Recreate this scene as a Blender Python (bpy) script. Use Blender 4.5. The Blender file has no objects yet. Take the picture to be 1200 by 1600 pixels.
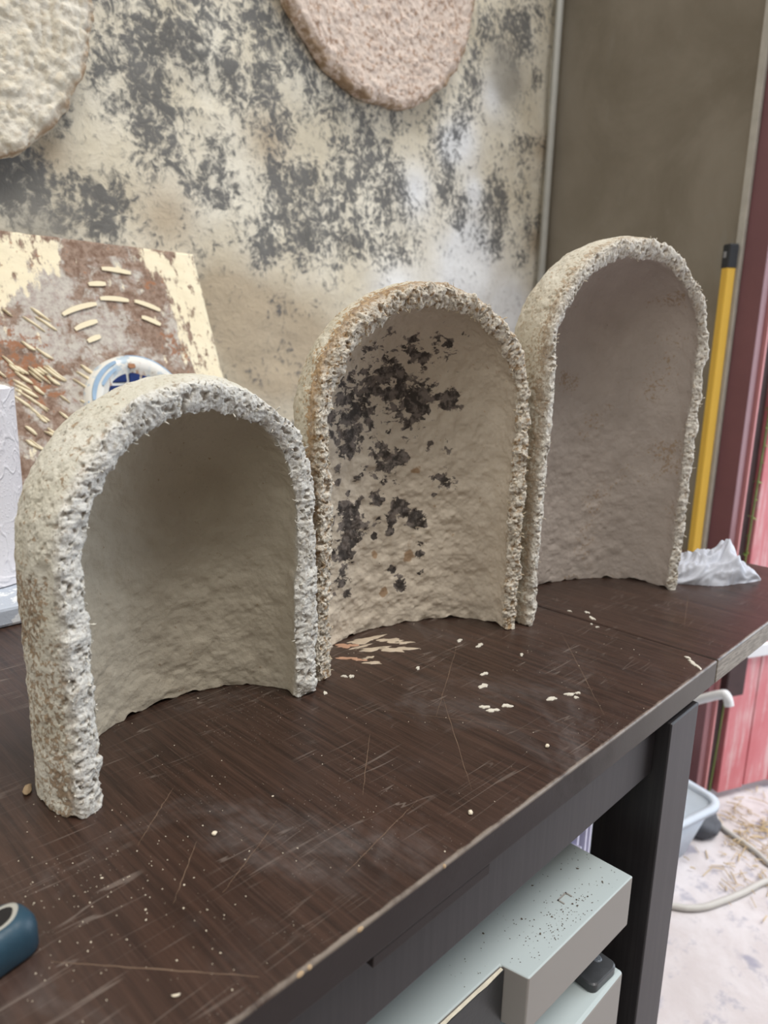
import bpy, bmesh, math, random
import numpy as np
from mathutils import Vector, Matrix, noise as mnoise

SC = bpy.context.scene
COL = SC.collection
R = math.radians

# ------------------------------------------------------------------ camera
cam_d = bpy.data.cameras.new('camera')
cam = bpy.data.objects.new('camera', cam_d)
COL.objects.link(cam)
PITCH, ROLL, YAW, FPX = 0.221628, -0.0247188, 0.7727703, 1127.114
fwd = Vector((math.cos(PITCH)*math.cos(YAW), math.cos(PITCH)*math.sin(YAW), -math.sin(PITCH)))
rgt = fwd.cross(Vector((0, 0, 1))).normalized()
dwn = fwd.cross(rgt)
r2 = rgt*math.cos(ROLL) + dwn*math.sin(ROLL)
d2 = -rgt*math.sin(ROLL) + dwn*math.cos(ROLL)
mw = Matrix((r2, -d2, -fwd)).transposed().to_4x4()
mw.translation = Vector((-0.60808, -0.19328, 1.0))
cam.matrix_world = mw
cam_d.sensor_fit = 'VERTICAL'
cam_d.sensor_height = 24.0
cam_d.lens = FPX/1600*24.0
cam_d.clip_start = 0.02
cam_d.dof.use_dof = True
cam_d.dof.focus_distance = 0.50
cam_d.dof.aperture_fstop = (cam_d.lens/1000)/0.0028
SC.camera = cam

# ------------------------------------------------------------------ world, light, exposure
SC.view_settings.view_transform = 'Standard'
SC.view_settings.look = 'None'
SC.view_settings.exposure = 0.40
SC.view_settings.gamma = 1.0
SC.view_settings.use_curve_mapping = False
W = bpy.data.worlds.new('sky'); SC.world = W
W.use_nodes = True
bg = W.node_tree.nodes['Background']
bg.inputs[0].default_value = (0.90, 0.94, 1.0, 1)
bg.inputs[1].default_value = 0.50

def sun(name, energy, direction, angle, color):
    l = bpy.data.lights.new(name, 'SUN'); l.energy = energy; l.angle = R(angle); l.color = color
    o = bpy.data.objects.new(name, l); COL.objects.link(o)
    o.rotation_euler = Vector(direction).to_track_quat('-Z', 'Y').to_euler(); return o
def area(name, energy, loc, target, sx, sy, color):
    l = bpy.data.lights.new(name, 'AREA'); l.energy = energy; l.shape = 'RECTANGLE'
    l.size = sx; l.size_y = sy; l.color = color
    o = bpy.data.objects.new(name, l); COL.objects.link(o); o.location = loc
    o.rotation_euler = (Vector(target)-Vector(loc)).to_track_quat('-Z', 'Y').to_euler(); return o
sun('sun', 2.1, (-0.12, 0.36, -0.92), 28, (1.0, 0.97, 0.92))
area('doorway_daylight', 22, (1.8, -0.6, 1.2), (-0.1, 0.2, 0.85), 1.6, 1.6, (0.78, 0.88, 1.0))
area('left_fill', 11, (-2.0, -0.3, 1.9), (-0.2, 0.2, 0.85), 1.6, 1.2, (1.0, 0.96, 0.88))  # soft fill added to brighten the arches' left sides; no window there

# ------------------------------------------------------------------ node helper
class NT:
    def __init__(s, name, rough=0.6, spec=0.4):
        s.m = bpy.data.materials.new(name); s.m.use_nodes = True
        s.t = s.m.node_tree; s.p = s.t.nodes['Principled BSDF']
        s.p.inputs['Roughness'].default_value = rough
        s.p.inputs['Specular IOR Level'].default_value = spec
        s.co = s.t.nodes.new('ShaderNodeTexCoord').outputs['Object']
    def link(s, a, b): s.t.links.new(a, b)
    def put(s, sock, v):
        if hasattr(v, 'is_output') or isinstance(v, bpy.types.NodeSocket): s.link(v, sock)
        else: sock.default_value = v
    def mapping(s, scale=(1, 1, 1), rot=(0, 0, 0), co=None):
        n = s.t.nodes.new('ShaderNodeMapping'); s.link(co or s.co, n.inputs[0])
        n.inputs['Scale'].default_value = scale; n.inputs['Rotation'].default_value = rot
        return n.outputs[0]
    def noise(s, scale, detail=4, rough=0.55, dist=0.0, co=None, color=False):
        n = s.t.nodes.new('ShaderNodeTexNoise'); s.link(co or s.co, n.inputs['Vector'])
        n.inputs['Scale'].default_value = scale; n.inputs['Detail'].default_value = detail
        n.inputs['Roughness'].default_value = rough; n.inputs['Distortion'].default_value = dist
        return n.outputs['Color' if color else 'Fac']
    def voro(s, scale, feature='F1', co=None, out='Distance', rnd=1.0):
        n = s.t.nodes.new('ShaderNodeTexVoronoi'); n.feature = feature
        s.link(co or s.co, n.inputs['Vector']); n.inputs['Scale'].default_value = scale
        n.inputs['Randomness'].default_value = rnd
        return n.outputs[out]
    def math(s, op, a, b=0.0, c=None, clamp=False):
        n = s.t.nodes.new('ShaderNodeMath'); n.operation = op; n.use_clamp = clamp
        s.put(n.inputs[0], a); s.put(n.inputs[1], b)
        if c is not None: s.put(n.inputs[2], c)
        return n.outputs[0]
    def step(s, v, lo, hi, a=0.0, b=1.0):
        n = s.t.nodes.new('ShaderNodeMapRange'); n.interpolation_type = 'SMOOTHSTEP'
        s.put(n.inputs[0], v); n.inputs[1].default_value = lo; n.inputs[2].default_value = hi
        n.inputs[3].default_value = a; n.inputs[4].default_value = b
        return n.outputs[0]
    def mix(s, f, a, b, mode='MIX'):
        n = s.t.nodes.new('ShaderNodeMix'); n.data_type = 'RGBA'; n.blend_type = mode
        s.put(n.inputs[0], f)
        s.put(n.inputs[6], a if not isinstance(a, tuple) else (*a, 1)[:4])
        s.put(n.inputs[7], b if not isinstance(b, tuple) else (*b, 1)[:4])
        return n.outputs[2]
    def attr(s, name):
        n = s.t.nodes.new('ShaderNodeAttribute'); n.attribute_name = name; return n.outputs['Fac']
    def sep(s, co=None):
        n = s.t.nodes.new('ShaderNodeSeparateXYZ'); s.link(co or s.co, n.inputs[0]); return n.outputs
    def warp(s, amt, scale):
        c = s.noise(scale, 2, color=True)
        n = s.t.nodes.new('ShaderNodeVectorMath'); n.operation = 'MULTIPLY_ADD'
        s.link(c, n.inputs[0]); n.inputs[1].default_value = (amt,)*3; s.link(s.co, n.inputs[2])
        return n.outputs[0]
    def color(s, c): s.put(s.p.inputs['Base Color'], (*c, 1)[:4] if isinstance(c, tuple) else c); return s
    def rough(s, v): s.put(s.p.inputs['Roughness'], v); return s
    def bump(s, h, strength=0.3, dist=0.002, prev=None):
        n = s.t.nodes.new('ShaderNodeBump'); s.link(h, n.inputs['Height'])
        n.inputs['Strength'].default_value = strength; n.inputs['Distance'].default_value = dist
        if prev: s.link(prev, n.inputs['Normal'])
        s.link(n.outputs[0], s.p.inputs['Normal']); return n.outputs[0]

def simple(name, col, rough=0.6, var=0.15, scale=40, metallic=0.0, bump=0.1, spec=0.4):
    n = NT(name, rough, spec); n.p.inputs['Metallic'].default_value = metallic
    a = tuple(max(0, c*(1-var)) for c in col); b = tuple(min(1, c*(1+var)) for c in col)
    f = n.noise(scale, 5)
    n.color(n.mix(f, a, b))
    if bump: n.bump(n.noise(scale*6, 3), bump, 0.001)
    return n.m

# ------------------------------------------------------------------ mesh helpers
def obj(name, me, mat=None, parent=None, label=None, cat=None, group=None, kind=None):
    o = bpy.data.objects.new(name, me); COL.objects.link(o)
    if mat and not me.materials: me.materials.append(mat)
    if parent: o.parent = parent
    return tag(o, label, cat, group, kind)
def tag(o, label=None, cat=None, group=None, kind=None):
    if label: o['label'] = label
    if cat: o['category'] = cat
    if group: o['group'] = group
    if kind: o['kind'] = kind
    return o
def empty(name, loc, label, cat, group=None, rot=(0, 0, 0)):
    o = bpy.data.objects.new(name, None); COL.objects.link(o); o.location = loc; o.rotation_euler = rot
    o.empty_display_size = 0.05
    return tag(o, label, cat, group)
def mesh_np(name, V, F, smooth=True, attrs=None):
    me = bpy.data.meshes.new(name)
    V = np.asarray(V, np.float32); F = np.asarray(F, np.int32)
    k = F.shape[1]
    me.vertices.add(len(V)); me.vertices.foreach_set('co', V.ravel())
    me.loops.add(F.size); me.loops.foreach_set('vertex_index', F.ravel())
    me.polygons.add(len(F)); me.polygons.foreach_set('loop_start', np.arange(len(F), dtype=np.int32)*k)
    me.polygons.foreach_set('loop_total', np.full(len(F), k, np.int32))
    if smooth: me.polygons.foreach_set('use_smooth', np.ones(len(F), bool))
    for n, a in (attrs or {}).items():
        at = me.attributes.new(n, 'FLOAT', 'POINT'); at.data.foreach_set('value', np.asarray(a, np.float32))
    me.update(calc_edges=True); me.validate()
    return me
def bm_mesh(name, bm, smooth=False):
    bmesh.ops.recalc_face_normals(bm, faces=bm.faces)
    me = bpy.data.meshes.new(name); bm.to_mesh(me); bm.free()
    if smooth:
        for p in me.polygons: p.use_smooth = True
    return me
def box_bm(x0, x1, y0, y1, z0, z1, bev=0.0, seg=2):
    bm = bmesh.new(); bmesh.ops.create_cube(bm, size=1)
    for v in bm.verts:
        v.co = Vector(((x0+x1)/2+v.co.x*(x1-x0), (y0+y1)/2+v.co.y*(y1-y0), (z0+z1)/2+v.co.z*(z1-z0)))
    if bev: bmesh.ops.bevel(bm, geom=bm.edges[:], offset=bev, segments=seg, affect='EDGES', profile=0.5)
    return bm
def box(name, b, mat, parent=None, bev=0.0, **kw):
    return obj(name, bm_mesh(name, box_bm(*b, bev)), mat, parent, **kw)
def prism(pts, z0, z1, bev=0.0, seg=2):
    bm = bmesh.new()
    f = bm.faces.new([bm.verts.new((x, y, z0)) for x, y in pts])
    r = bmesh.ops.extrude_face_region(bm, geom=[f])
    for v in r['geom']:
        if isinstance(v, bmesh.types.BMVert): v.co.z = z1
    if bev: bmesh.ops.bevel(bm, geom=bm.edges[:], offset=bev, segments=seg, affect='EDGES', profile=0.5)
    return bm
def tube_bm(pts, rad, seg=12, bm=None, cap=True):
    bm = bm or bmesh.new(); pts = [Vector(p) for p in pts]; rings = []
    rads = rad if isinstance(rad, (list, tuple)) else [rad]*len(pts)
    up = Vector((0.13, 0.27, 0.95)).normalized()
    for i, p in enumerate(pts):
        t = (pts[min(i+1, len(pts)-1)]-pts[max(i-1, 0)]).normalized()
        s = t.cross(up)
        if s.length < 1e-3: s = t.cross(Vector((1, 0, 0)))
        s.normalize(); u = s.cross(t)
        rings.append([bm.verts.new(p+(s*math.cos(a)+u*math.sin(a))*rads[i]) for a in [2*math.pi*k/seg for k in range(seg)]])
    for a, b in zip(rings, rings[1:]):
        for k in range(seg): bm.faces.new((a[k], a[(k+1) % seg], b[(k+1) % seg], b[k]))
    if cap: bm.faces.new(rings[0][::-1]); bm.faces.new(rings[-1])
    return bm
def rrect(hx, hy, r, n=6):
    o_ = []
    for cx_, cy_, a0 in ((hx-r, hy-r, 0), (-hx+r, hy-r, 90), (-hx+r, -hy+r, 180), (hx-r, -hy+r, 270)):
        for k in range(n+1): a = R(a0+90*k/n); o_.append((cx_+r*math.cos(a), cy_+r*math.sin(a)))
    return o_
def loft(levels, cap=True):
    bm = bmesh.new(); rs = [[bm.verts.new((x, y, z)) for x, y in rrect(hx, hy, r)] for hx, hy, r, z in levels]; n = len(rs[0])
    for a, b in zip(rs, rs[1:]):
        for k in range(n): bm.faces.new((a[k], a[(k+1) % n], b[(k+1) % n], b[k]))
    if cap: bm.faces.new(rs[0][::-1]); bm.faces.new(rs[-1])
    return bm
def spline(pts, n=8):
    P = [Vector(p) for p in pts]; out = []
    for i in range(len(P)-1):
        a, b, c, d = P[max(i-1, 0)], P[i], P[i+1], P[min(i+2, len(P)-1)]
        for k in range(n):
            t = k/n
            out.append(0.5*((2*b)+(c-a)*t+(2*a-5*b+4*c-d)*t*t+(3*b-a-3*c+d)*t**3))
    return out+[P[-1]]
def lathe(prof, seg=64):
    V = [(r*math.cos(2*math.pi*k/seg), r*math.sin(2*math.pi*k/seg), z) for r, z in prof for k in range(seg)]
    F = [(i*seg+k, i*seg+(k+1) % seg, (i+1)*seg+(k+1) % seg, (i+1)*seg+k) for i in range(len(prof)-1) for k in range(seg)]
    return V, F

# numpy value noise -------------------------------------------------
def _hash(i, j, k, seed):
    h = (i*np.uint32(374761393) + j*np.uint32(668265263) + k*np.uint32(2147483647) + np.uint32(seed*1274126177 & 0xffffffff))
    h = (h ^ (h >> np.uint32(13)))*np.uint32(1274126177)
    h = h ^ (h >> np.uint32(16)); h = h*np.uint32(2246822519); h = h ^ (h >> np.uint32(15))
    return (h & np.uint32(0xffff)).astype(np.float32)/65535.0
def vn(P, seed=0):
    f = np.floor(P); w = (P-f).astype(np.float32); w = w*w*w*(w*(w*6-15)+10)
    I = f.astype(np.int64).astype(np.uint32); a, b, c = I[:, 0], I[:, 1], I[:, 2]; o = np.uint32(1)
    def L(x, y, t): return x+(y-x)*t
    x00 = L(_hash(a, b, c, seed), _hash(a+o, b, c, seed), w[:, 0]); x10 = L(_hash(a, b+o, c, seed), _hash(a+o, b+o, c, seed), w[:, 0])
    x01 = L(_hash(a, b, c+o, seed), _hash(a+o, b, c+o, seed), w[:, 0]); x11 = L(_hash(a, b+o, c+o, seed), _hash(a+o, b+o, c+o, seed), w[:, 0])
    return L(L(x00, x10, w[:, 1]), L(x01, x11, w[:, 1]), w[:, 2])
def fbm(P, scale, octv=4, seed=0, gain=0.5, ridge=False):
    s = np.zeros(len(P), np.float32); a = 1.0; t = 0.0; Q = P*scale+100
    for o in range(octv):
        n = vn(Q, seed+o*17)
        if ridge: n = 1-np.abs(2*n-1)
        s += a*n; t += a; a *= gain; Q = Q*2.03+7.1
    return s/t
def sst(x, a, b):
    t = np.clip((x-a)/(b-a), 0, 1); return t*t*(3-2*t)

# ================================================================== materials
def mat_wall():
    n = NT('mouldy_plaster', 0.9, 0.15)
    wp = n.warp(0.03, 25)
    fine = n.noise(95, 5, 0.64, 0.0, wp); blot = n.noise(22, 4, 0.6, 0.0, wp)
    drip = n.noise(9, 3, 0.5, co=n.mapping((2.2, 1, 0.35)))
    m = n.math('MULTIPLY_ADD', n.attr('mould'), 0.215, fine)  # mask holds mould plus the painted disc shadow
    m = n.math('ADD', m, n.math('MULTIPLY', n.math('SUBTRACT', blot, 0.5), 0.62))
    m = n.math('ADD', m, n.math('MULTIPLY', n.math('SUBTRACT', drip, 0.5), 0.25))
    m = n.math('SUBTRACT', m, n.math('MULTIPLY', n.attr('white'), 0.07))
    f = n.step(m, 0.53, 0.79)
    base = n.mix(n.step(n.noise(7, 4), 0.3, 0.7), (0.68, 0.61, 0.47), (0.82, 0.77, 0.65))
    base = n.mix(n.math('MULTIPLY', n.attr('tan'), 0.9), base, (0.47, 0.38, 0.27))
    base = n.mix(n.math('MULTIPLY', n.attr('white'), 0.95), base, (0.86, 0.87, 0.88))
    base = n.mix(n.math('MULTIPLY', n.step(n.noise(90, 4, 0.6), 0.5, 0.8), 0.25), base, (0.33, 0.28, 0.22))
    dark = n.mix(n.noise(30, 3), (0.055, 0.060, 0.066), (0.15, 0.15, 0.155))
    c = n.mix(n.math('MULTIPLY', f, 0.88), base, dark)
    c = n.mix(n.math('MULTIPLY', n.attr('gray'), 0.8), c, (0.34, 0.32, 0.28))
    n.color(c)
    n.bump(n.math('ADD', fine, n.noise(12, 4)), 0.35, 0.006)
    return n.m
def mat_cement():
    n = NT('bare_cement_render', 0.85, 0.2)
    f = n.noise(4, 6, 0.6, 0.5); g = n.noise(35, 5, 0.6)
    v = n.noise(12, 3, co=n.mapping((1, 1.8, 0.3)))
    c = n.mix(n.step(f, 0.3, 0.72), (0.20, 0.17, 0.126), (0.28, 0.243, 0.19))
    c = n.mix(n.math('MULTIPLY', n.step(g, 0.55, 0.8), 0.4), c, (0.27, 0.245, 0.20))
    c = n.mix(n.math('MULTIPLY', n.step(v, 0.62, 0.8), 0.45), c, (0.31, 0.30, 0.26))
    n.color(c); n.bump(n.math('ADD', f, g), 0.2, 0.004)
    return n.m
def mat_floor():
    n = NT('dusty_concrete', 0.85, 0.2)
    f = n.noise(5, 6, 0.65, 0.4); g = n.noise(22, 5, 0.65)
    c = n.mix(n.step(f, 0.35, 0.65), (0.50, 0.455, 0.455), (0.60, 0.565, 0.575))
    c = n.mix(n.math('MULTIPLY', n.step(g, 0.54, 0.68), 0.75), c, (0.335, 0.325, 0.375))
    sp = n.step(n.noise(9, 3, 0.5), 0.62, 0.68)
    c = n.mix(n.math('MULTIPLY', sp, 0.7), c, (0.27, 0.265, 0.33))
    n.color(c); n.bump(g, 0.3, 0.008)
    return n.m
def mat_wood(name='dark_table_veneer', top=True, scr=1.0):
    n = NT(name, 0.33, 0.45)
    gv = n.mapping((260, 9, 260)); gr = n.noise(1, 5, 0.6, 0.35, gv)
    gv2 = n.mapping((900, 26, 900)); gr2 = n.noise(1, 3, 0.6, 0.2, gv2)
    big = n.noise(5, 3)
    c = n.mix(n.step(gr, 0.3, 0.7), (0.020, 0.0105, 0.0075), (0.050, 0.026, 0.018))
    c = n.mix(n.math('MULTIPLY', n.step(gr2, 0.52, 0.7), 0.45), c, (0.072, 0.043, 0.032))
    c = n.mix(n.math('MULTIPLY', n.step(big, 0.45, 0.75), 0.4), c, (0.062, 0.036, 0.028))
    rough = n.math('MULTIPLY_ADD', n.noise(18, 5, 0.65), 0.22, 0.24)
    if top:
        tot = None
        for rot, th in ((0.25, .010), (0.62, .012), (-0.35, .008), (1.15, .010), (1.9, .010)):
            mp = n.mapping((6, 90, 1), (0, 0, rot))
            w = n.noise(1, 2, 0.4, 0.0, mp)
            ln = n.step(n.math('ABSOLUTE', n.math('SUBTRACT', w, 0.5)), th*1.0, th*0.25)
            gate = n.step(n.noise(13, 3, 0.6, co=n.mapping((1, 1, 1), (rot, rot*2, rot))), 0.54, 0.66)
            ln = n.math('MULTIPLY', ln, gate)
            tot = ln if tot is None else n.math('MAXIMUM', tot, ln)
        c = n.mix(n.math('MULTIPLY', tot, 0.28*scr), c, (0.30, 0.25, 0.215))
        hz = n.math('MULTIPLY', n.step(n.noise(9, 5, 0.7, 0.8), 0.50, 0.78), n.noise(140, 4, 0.7))
        c = n.mix(n.math('MULTIPLY', hz, 0.30*scr), c, (0.30, 0.275, 0.265))
        sp = n.step(n.voro(420), 0.12, 0.05)
        spg = n.step(n.noise(14, 3), 0.48, 0.68)
        c = n.mix(n.math('MULTIPLY', n.math('MULTIPLY', sp, spg), 0.75), c, (0.55, 0.49, 0.42))
        rough = n.math('ADD', rough, n.math('MULTIPLY', hz, 0.35))
        # front face and worn front arris
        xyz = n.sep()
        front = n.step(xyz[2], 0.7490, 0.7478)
        fc = n.mix(n.step(xyz[0], -0.30, -0.02), (0.016, 0.009, 0.008), (0.105, 0.090, 0.078))  # grazing light painted in: front face greyer and paler to the right
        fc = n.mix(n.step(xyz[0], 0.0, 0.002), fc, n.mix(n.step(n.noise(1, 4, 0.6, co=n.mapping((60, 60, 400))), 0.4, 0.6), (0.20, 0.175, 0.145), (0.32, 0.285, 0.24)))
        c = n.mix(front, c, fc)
        nearz = n.step(xyz[2], 0.7475, 0.7495)
        neary = n.step(n.math('ADD', xyz[1], n.math('MULTIPLY', n.math('SUBTRACT', n.noise(60, 5, 0.7), 0.5), 0.0035)), 0.0026, 0.0012)
        wear = n.math('MULTIPLY', neary, nearz)
        c = n.mix(n.math('MULTIPLY', wear, n.step(n.noise(50, 4, 0.6), 0.25, 0.6)), c, (0.20, 0.165, 0.135))
        rough = n.math('ADD', rough, n.math('MULTIPLY', front, 0.25))
    n.color(c); n.rough(rough)
    n.bump(n.math('ADD', gr2, gr), 0.12, 0.0006)
    return n.m
def mat_black_wood():
    n = NT('black_stained_wood', 0.42, 0.4)
    gr = n.noise(1, 5, 0.6, 0.3, n.mapping((300, 300, 8)))
    c = n.mix(n.step(gr, 0.35, 0.7), (0.013, 0.011, 0.0125), (0.022, 0.0195, 0.0205))
    n.color(c); n.bump(gr, 0.05, 0.0003)
    return n.m
def mat_shell(name, p):
    n = NT(name, p.get('rough', 0.62), 0.3)
    a = n.noise(18, 5, 0.6); b = n.noise(95, 6, 0.65, 0.4); c3 = n.noise(330, 4, 0.65, 0.3)
    ins = n.attr('inside'); rim = n.attr('rim')
    out = n.math('SUBTRACT', 1.0, ins)
    base_o = n.mix(n.step(a, 0.3, 0.7), p['out_a'], p['out_b'])
    base_i = n.mix(n.step(a, 0.3, 0.7), p['in_a'], p['in_b'])
    c = n.mix(ins, base_o, base_i)
    # brown flecks where the skin has worn through to the straw
    br = n.math('ADD', n.math('MULTIPLY', b, 0.30), n.math('MULTIPLY', c3, 0.70))
    br = n.math('ADD', br, n.math('MULTIPLY', n.attr('brown'), 0.15))
    br = n.math('SUBTRACT', br, n.math('MULTIPLY', ins, 0.06))
    bm_ = n.step(br, 0.555, 0.625)
    straw = n.mix(n.step(c3, 0.35, 0.65), p['straw_a'], p['straw_b'])
    c = n.mix(n.math('MULTIPLY', bm_, p.get('brown_k', 0.9)), c, straw)
    # cut rim: paler skin, fibres and gaps
    rn = n.noise(190, 6, 0.7, 0.2)
    rimc = n.mix(n.step(rn, 0.5-p.get('rim_k', 0.0), 0.66-p.get('rim_k', 0.0)), p['rim_a'], p['rim_b'])
    rimc = n.mix(n.math('MULTIPLY', n.step(n.noise(480, 3, 0.6), 0.55, 0.65), 0.6), rimc, p['rim_c'])
    c = n.mix(n.math('MULTIPLY', rim, p.get('rim_mix', 0.85)), c, rimc)
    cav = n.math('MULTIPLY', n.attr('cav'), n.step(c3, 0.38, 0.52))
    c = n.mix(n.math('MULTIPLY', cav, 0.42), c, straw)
    # pin holes
    pit = n.math('MULTIPLY', n.step(n.voro(380), 0.24, 0.12), n.step(n.noise(90, 3), 0.48, 0.60))
    pit = n.math('MULTIPLY', pit, n.math('MAXIMUM', n.math('MULTIPLY', out, 0.8), n.math('MAXIMUM', rim, 0.15)))
    c = n.mix(n.math('MULTIPLY', pit, 0.85), c, (0.055, 0.040, 0.030))
    spk = n.math('MULTIPLY', n.step(n.voro(330), 0.14, 0.06), n.step(n.noise(22, 4, 0.6), 0.55, 0.70))
    c = n.mix(n.math('MULTIPLY', n.math('MULTIPLY', spk, ins), p.get('speck', 0.5)), c, (0.16, 0.105, 0.07))
    # dark mould stains with sharp ragged outlines
    mp = n.mapping((1.0, 1.0, 1.5), (0.0, 0.5, 0.0))
    sn = n.noise(85, 7, 0.66, 0.35, mp)
    st = n.math('ADD', n.attr('stain'), n.math('MULTIPLY', n.math('SUBTRACT', sn, 0.5), 2.5))
    sm = n.step(st, 0.50, 0.58)
    dk = n.mix(n.step(n.math('ADD', n.noise(120, 5, 0.7, 0.3), n.math('MULTIPLY', n.attr('stain'), 0.12)), 0.48, 0.66), (0.19, 0.16, 0.145), (0.016, 0.012, 0.014))
    c = n.mix(n.math('MULTIPLY', sm, 0.93), c, dk)
    rs = n.math('ADD', n.attr('rust'), n.math('MULTIPLY', n.math('SUBTRACT', b, 0.5), 1.7))
    c = n.mix(n.math('MULTIPLY', n.step(rs, 0.48, 0.72), 0.75), c, (0.30, 0.165, 0.07))
    n.color(c)
    pv = n.bump(b, p.get('bump', 0.35), 0.0022)
    pv = n.bump(c3, 0.5, 0.0010, pv)
    n.bump(n.math('MULTIPLY', n.noise(620, 4, 0.7), n.math('SUBTRACT', 1.0, n.math('MULTIPLY', ins, 0.8))), 0.8, 0.0010, pv)
    return n.m
def mat_disc(name, a, b, sp, k):
    n = NT(name, 0.75, 0.2)
    f = n.noise(30, 6, 0.65, 0.4); g = n.noise(110, 5, 0.65)
    c = n.mix(n.step(f, 0.3, 0.7), a, b)
    c = n.mix(n.math('MULTIPLY', n.step(g, 0.50, 0.62), k), c, sp)
    c = n.mix(n.math('MULTIPLY', n.step(n.noise(14, 4), 0.58, 0.74), 0.4), c, (0.60, 0.46, 0.28))
    c = n.mix(n.math('MULTIPLY', n.attr('edge'), n.step(n.noise(70, 5, 0.6), 0.35, 0.6)), c, (0.36, 0.25, 0.16))
    n.color(c); n.bump(n.math('ADD', f, g), 0.6, 0.004)
    return n.m
def mat_board():
    n = NT('flaking_painted_board', 0.7, 0.25)
    wp = n.warp(0.012, 40)
    f = n.noise(34, 7, 0.7, 0.0, wp); g = n.noise(110, 6, 0.7, 0.0)
    st = n.noise(1, 6, 0.7, 0.2, n.mapping((70, 70, 22), (0, 0.6, 0)))
    cr, gy, br = n.attr('cream'), n.attr('grey'), n.attr('brown')
    c = n.mix(n.step(g, 0.35, 0.65), (0.17, 0.10, 0.068), (0.33, 0.24, 0.185))
    c = n.mix(n.step(n.math('ADD', f, n.math('MULTIPLY', gy, 0.17)), 0.50, 0.62), c, n.mix(n.step(g, 0.4, 0.62), (0.52, 0.48, 0.42), (0.37, 0.31, 0.28)))
    m = n.math('ADD', n.math('MULTIPLY_ADD', st, 0.55, n.math('MULTIPLY', f, 0.45)), n.math('MULTIPLY', cr, 0.155))
    m = n.math('SUBTRACT', m, n.math('MULTIPLY', gy, 0.03))
    cream = n.mix(n.noise(9, 3), (0.74, 0.63, 0.42), (0.86, 0.79, 0.62))
    c = n.mix(n.step(m, 0.565, 0.625), c, cream)
    c = n.mix(n.math('MULTIPLY', n.step(n.math('ADD', g, n.math('MULTIPLY', br, 0.13)), 0.60, 0.68), 0.8), c, (0.30, 0.12, 0.05))
    n.color(c); n.bump(n.math('ADD', m, g), 0.4, 0.003)
    return n.m

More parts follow.
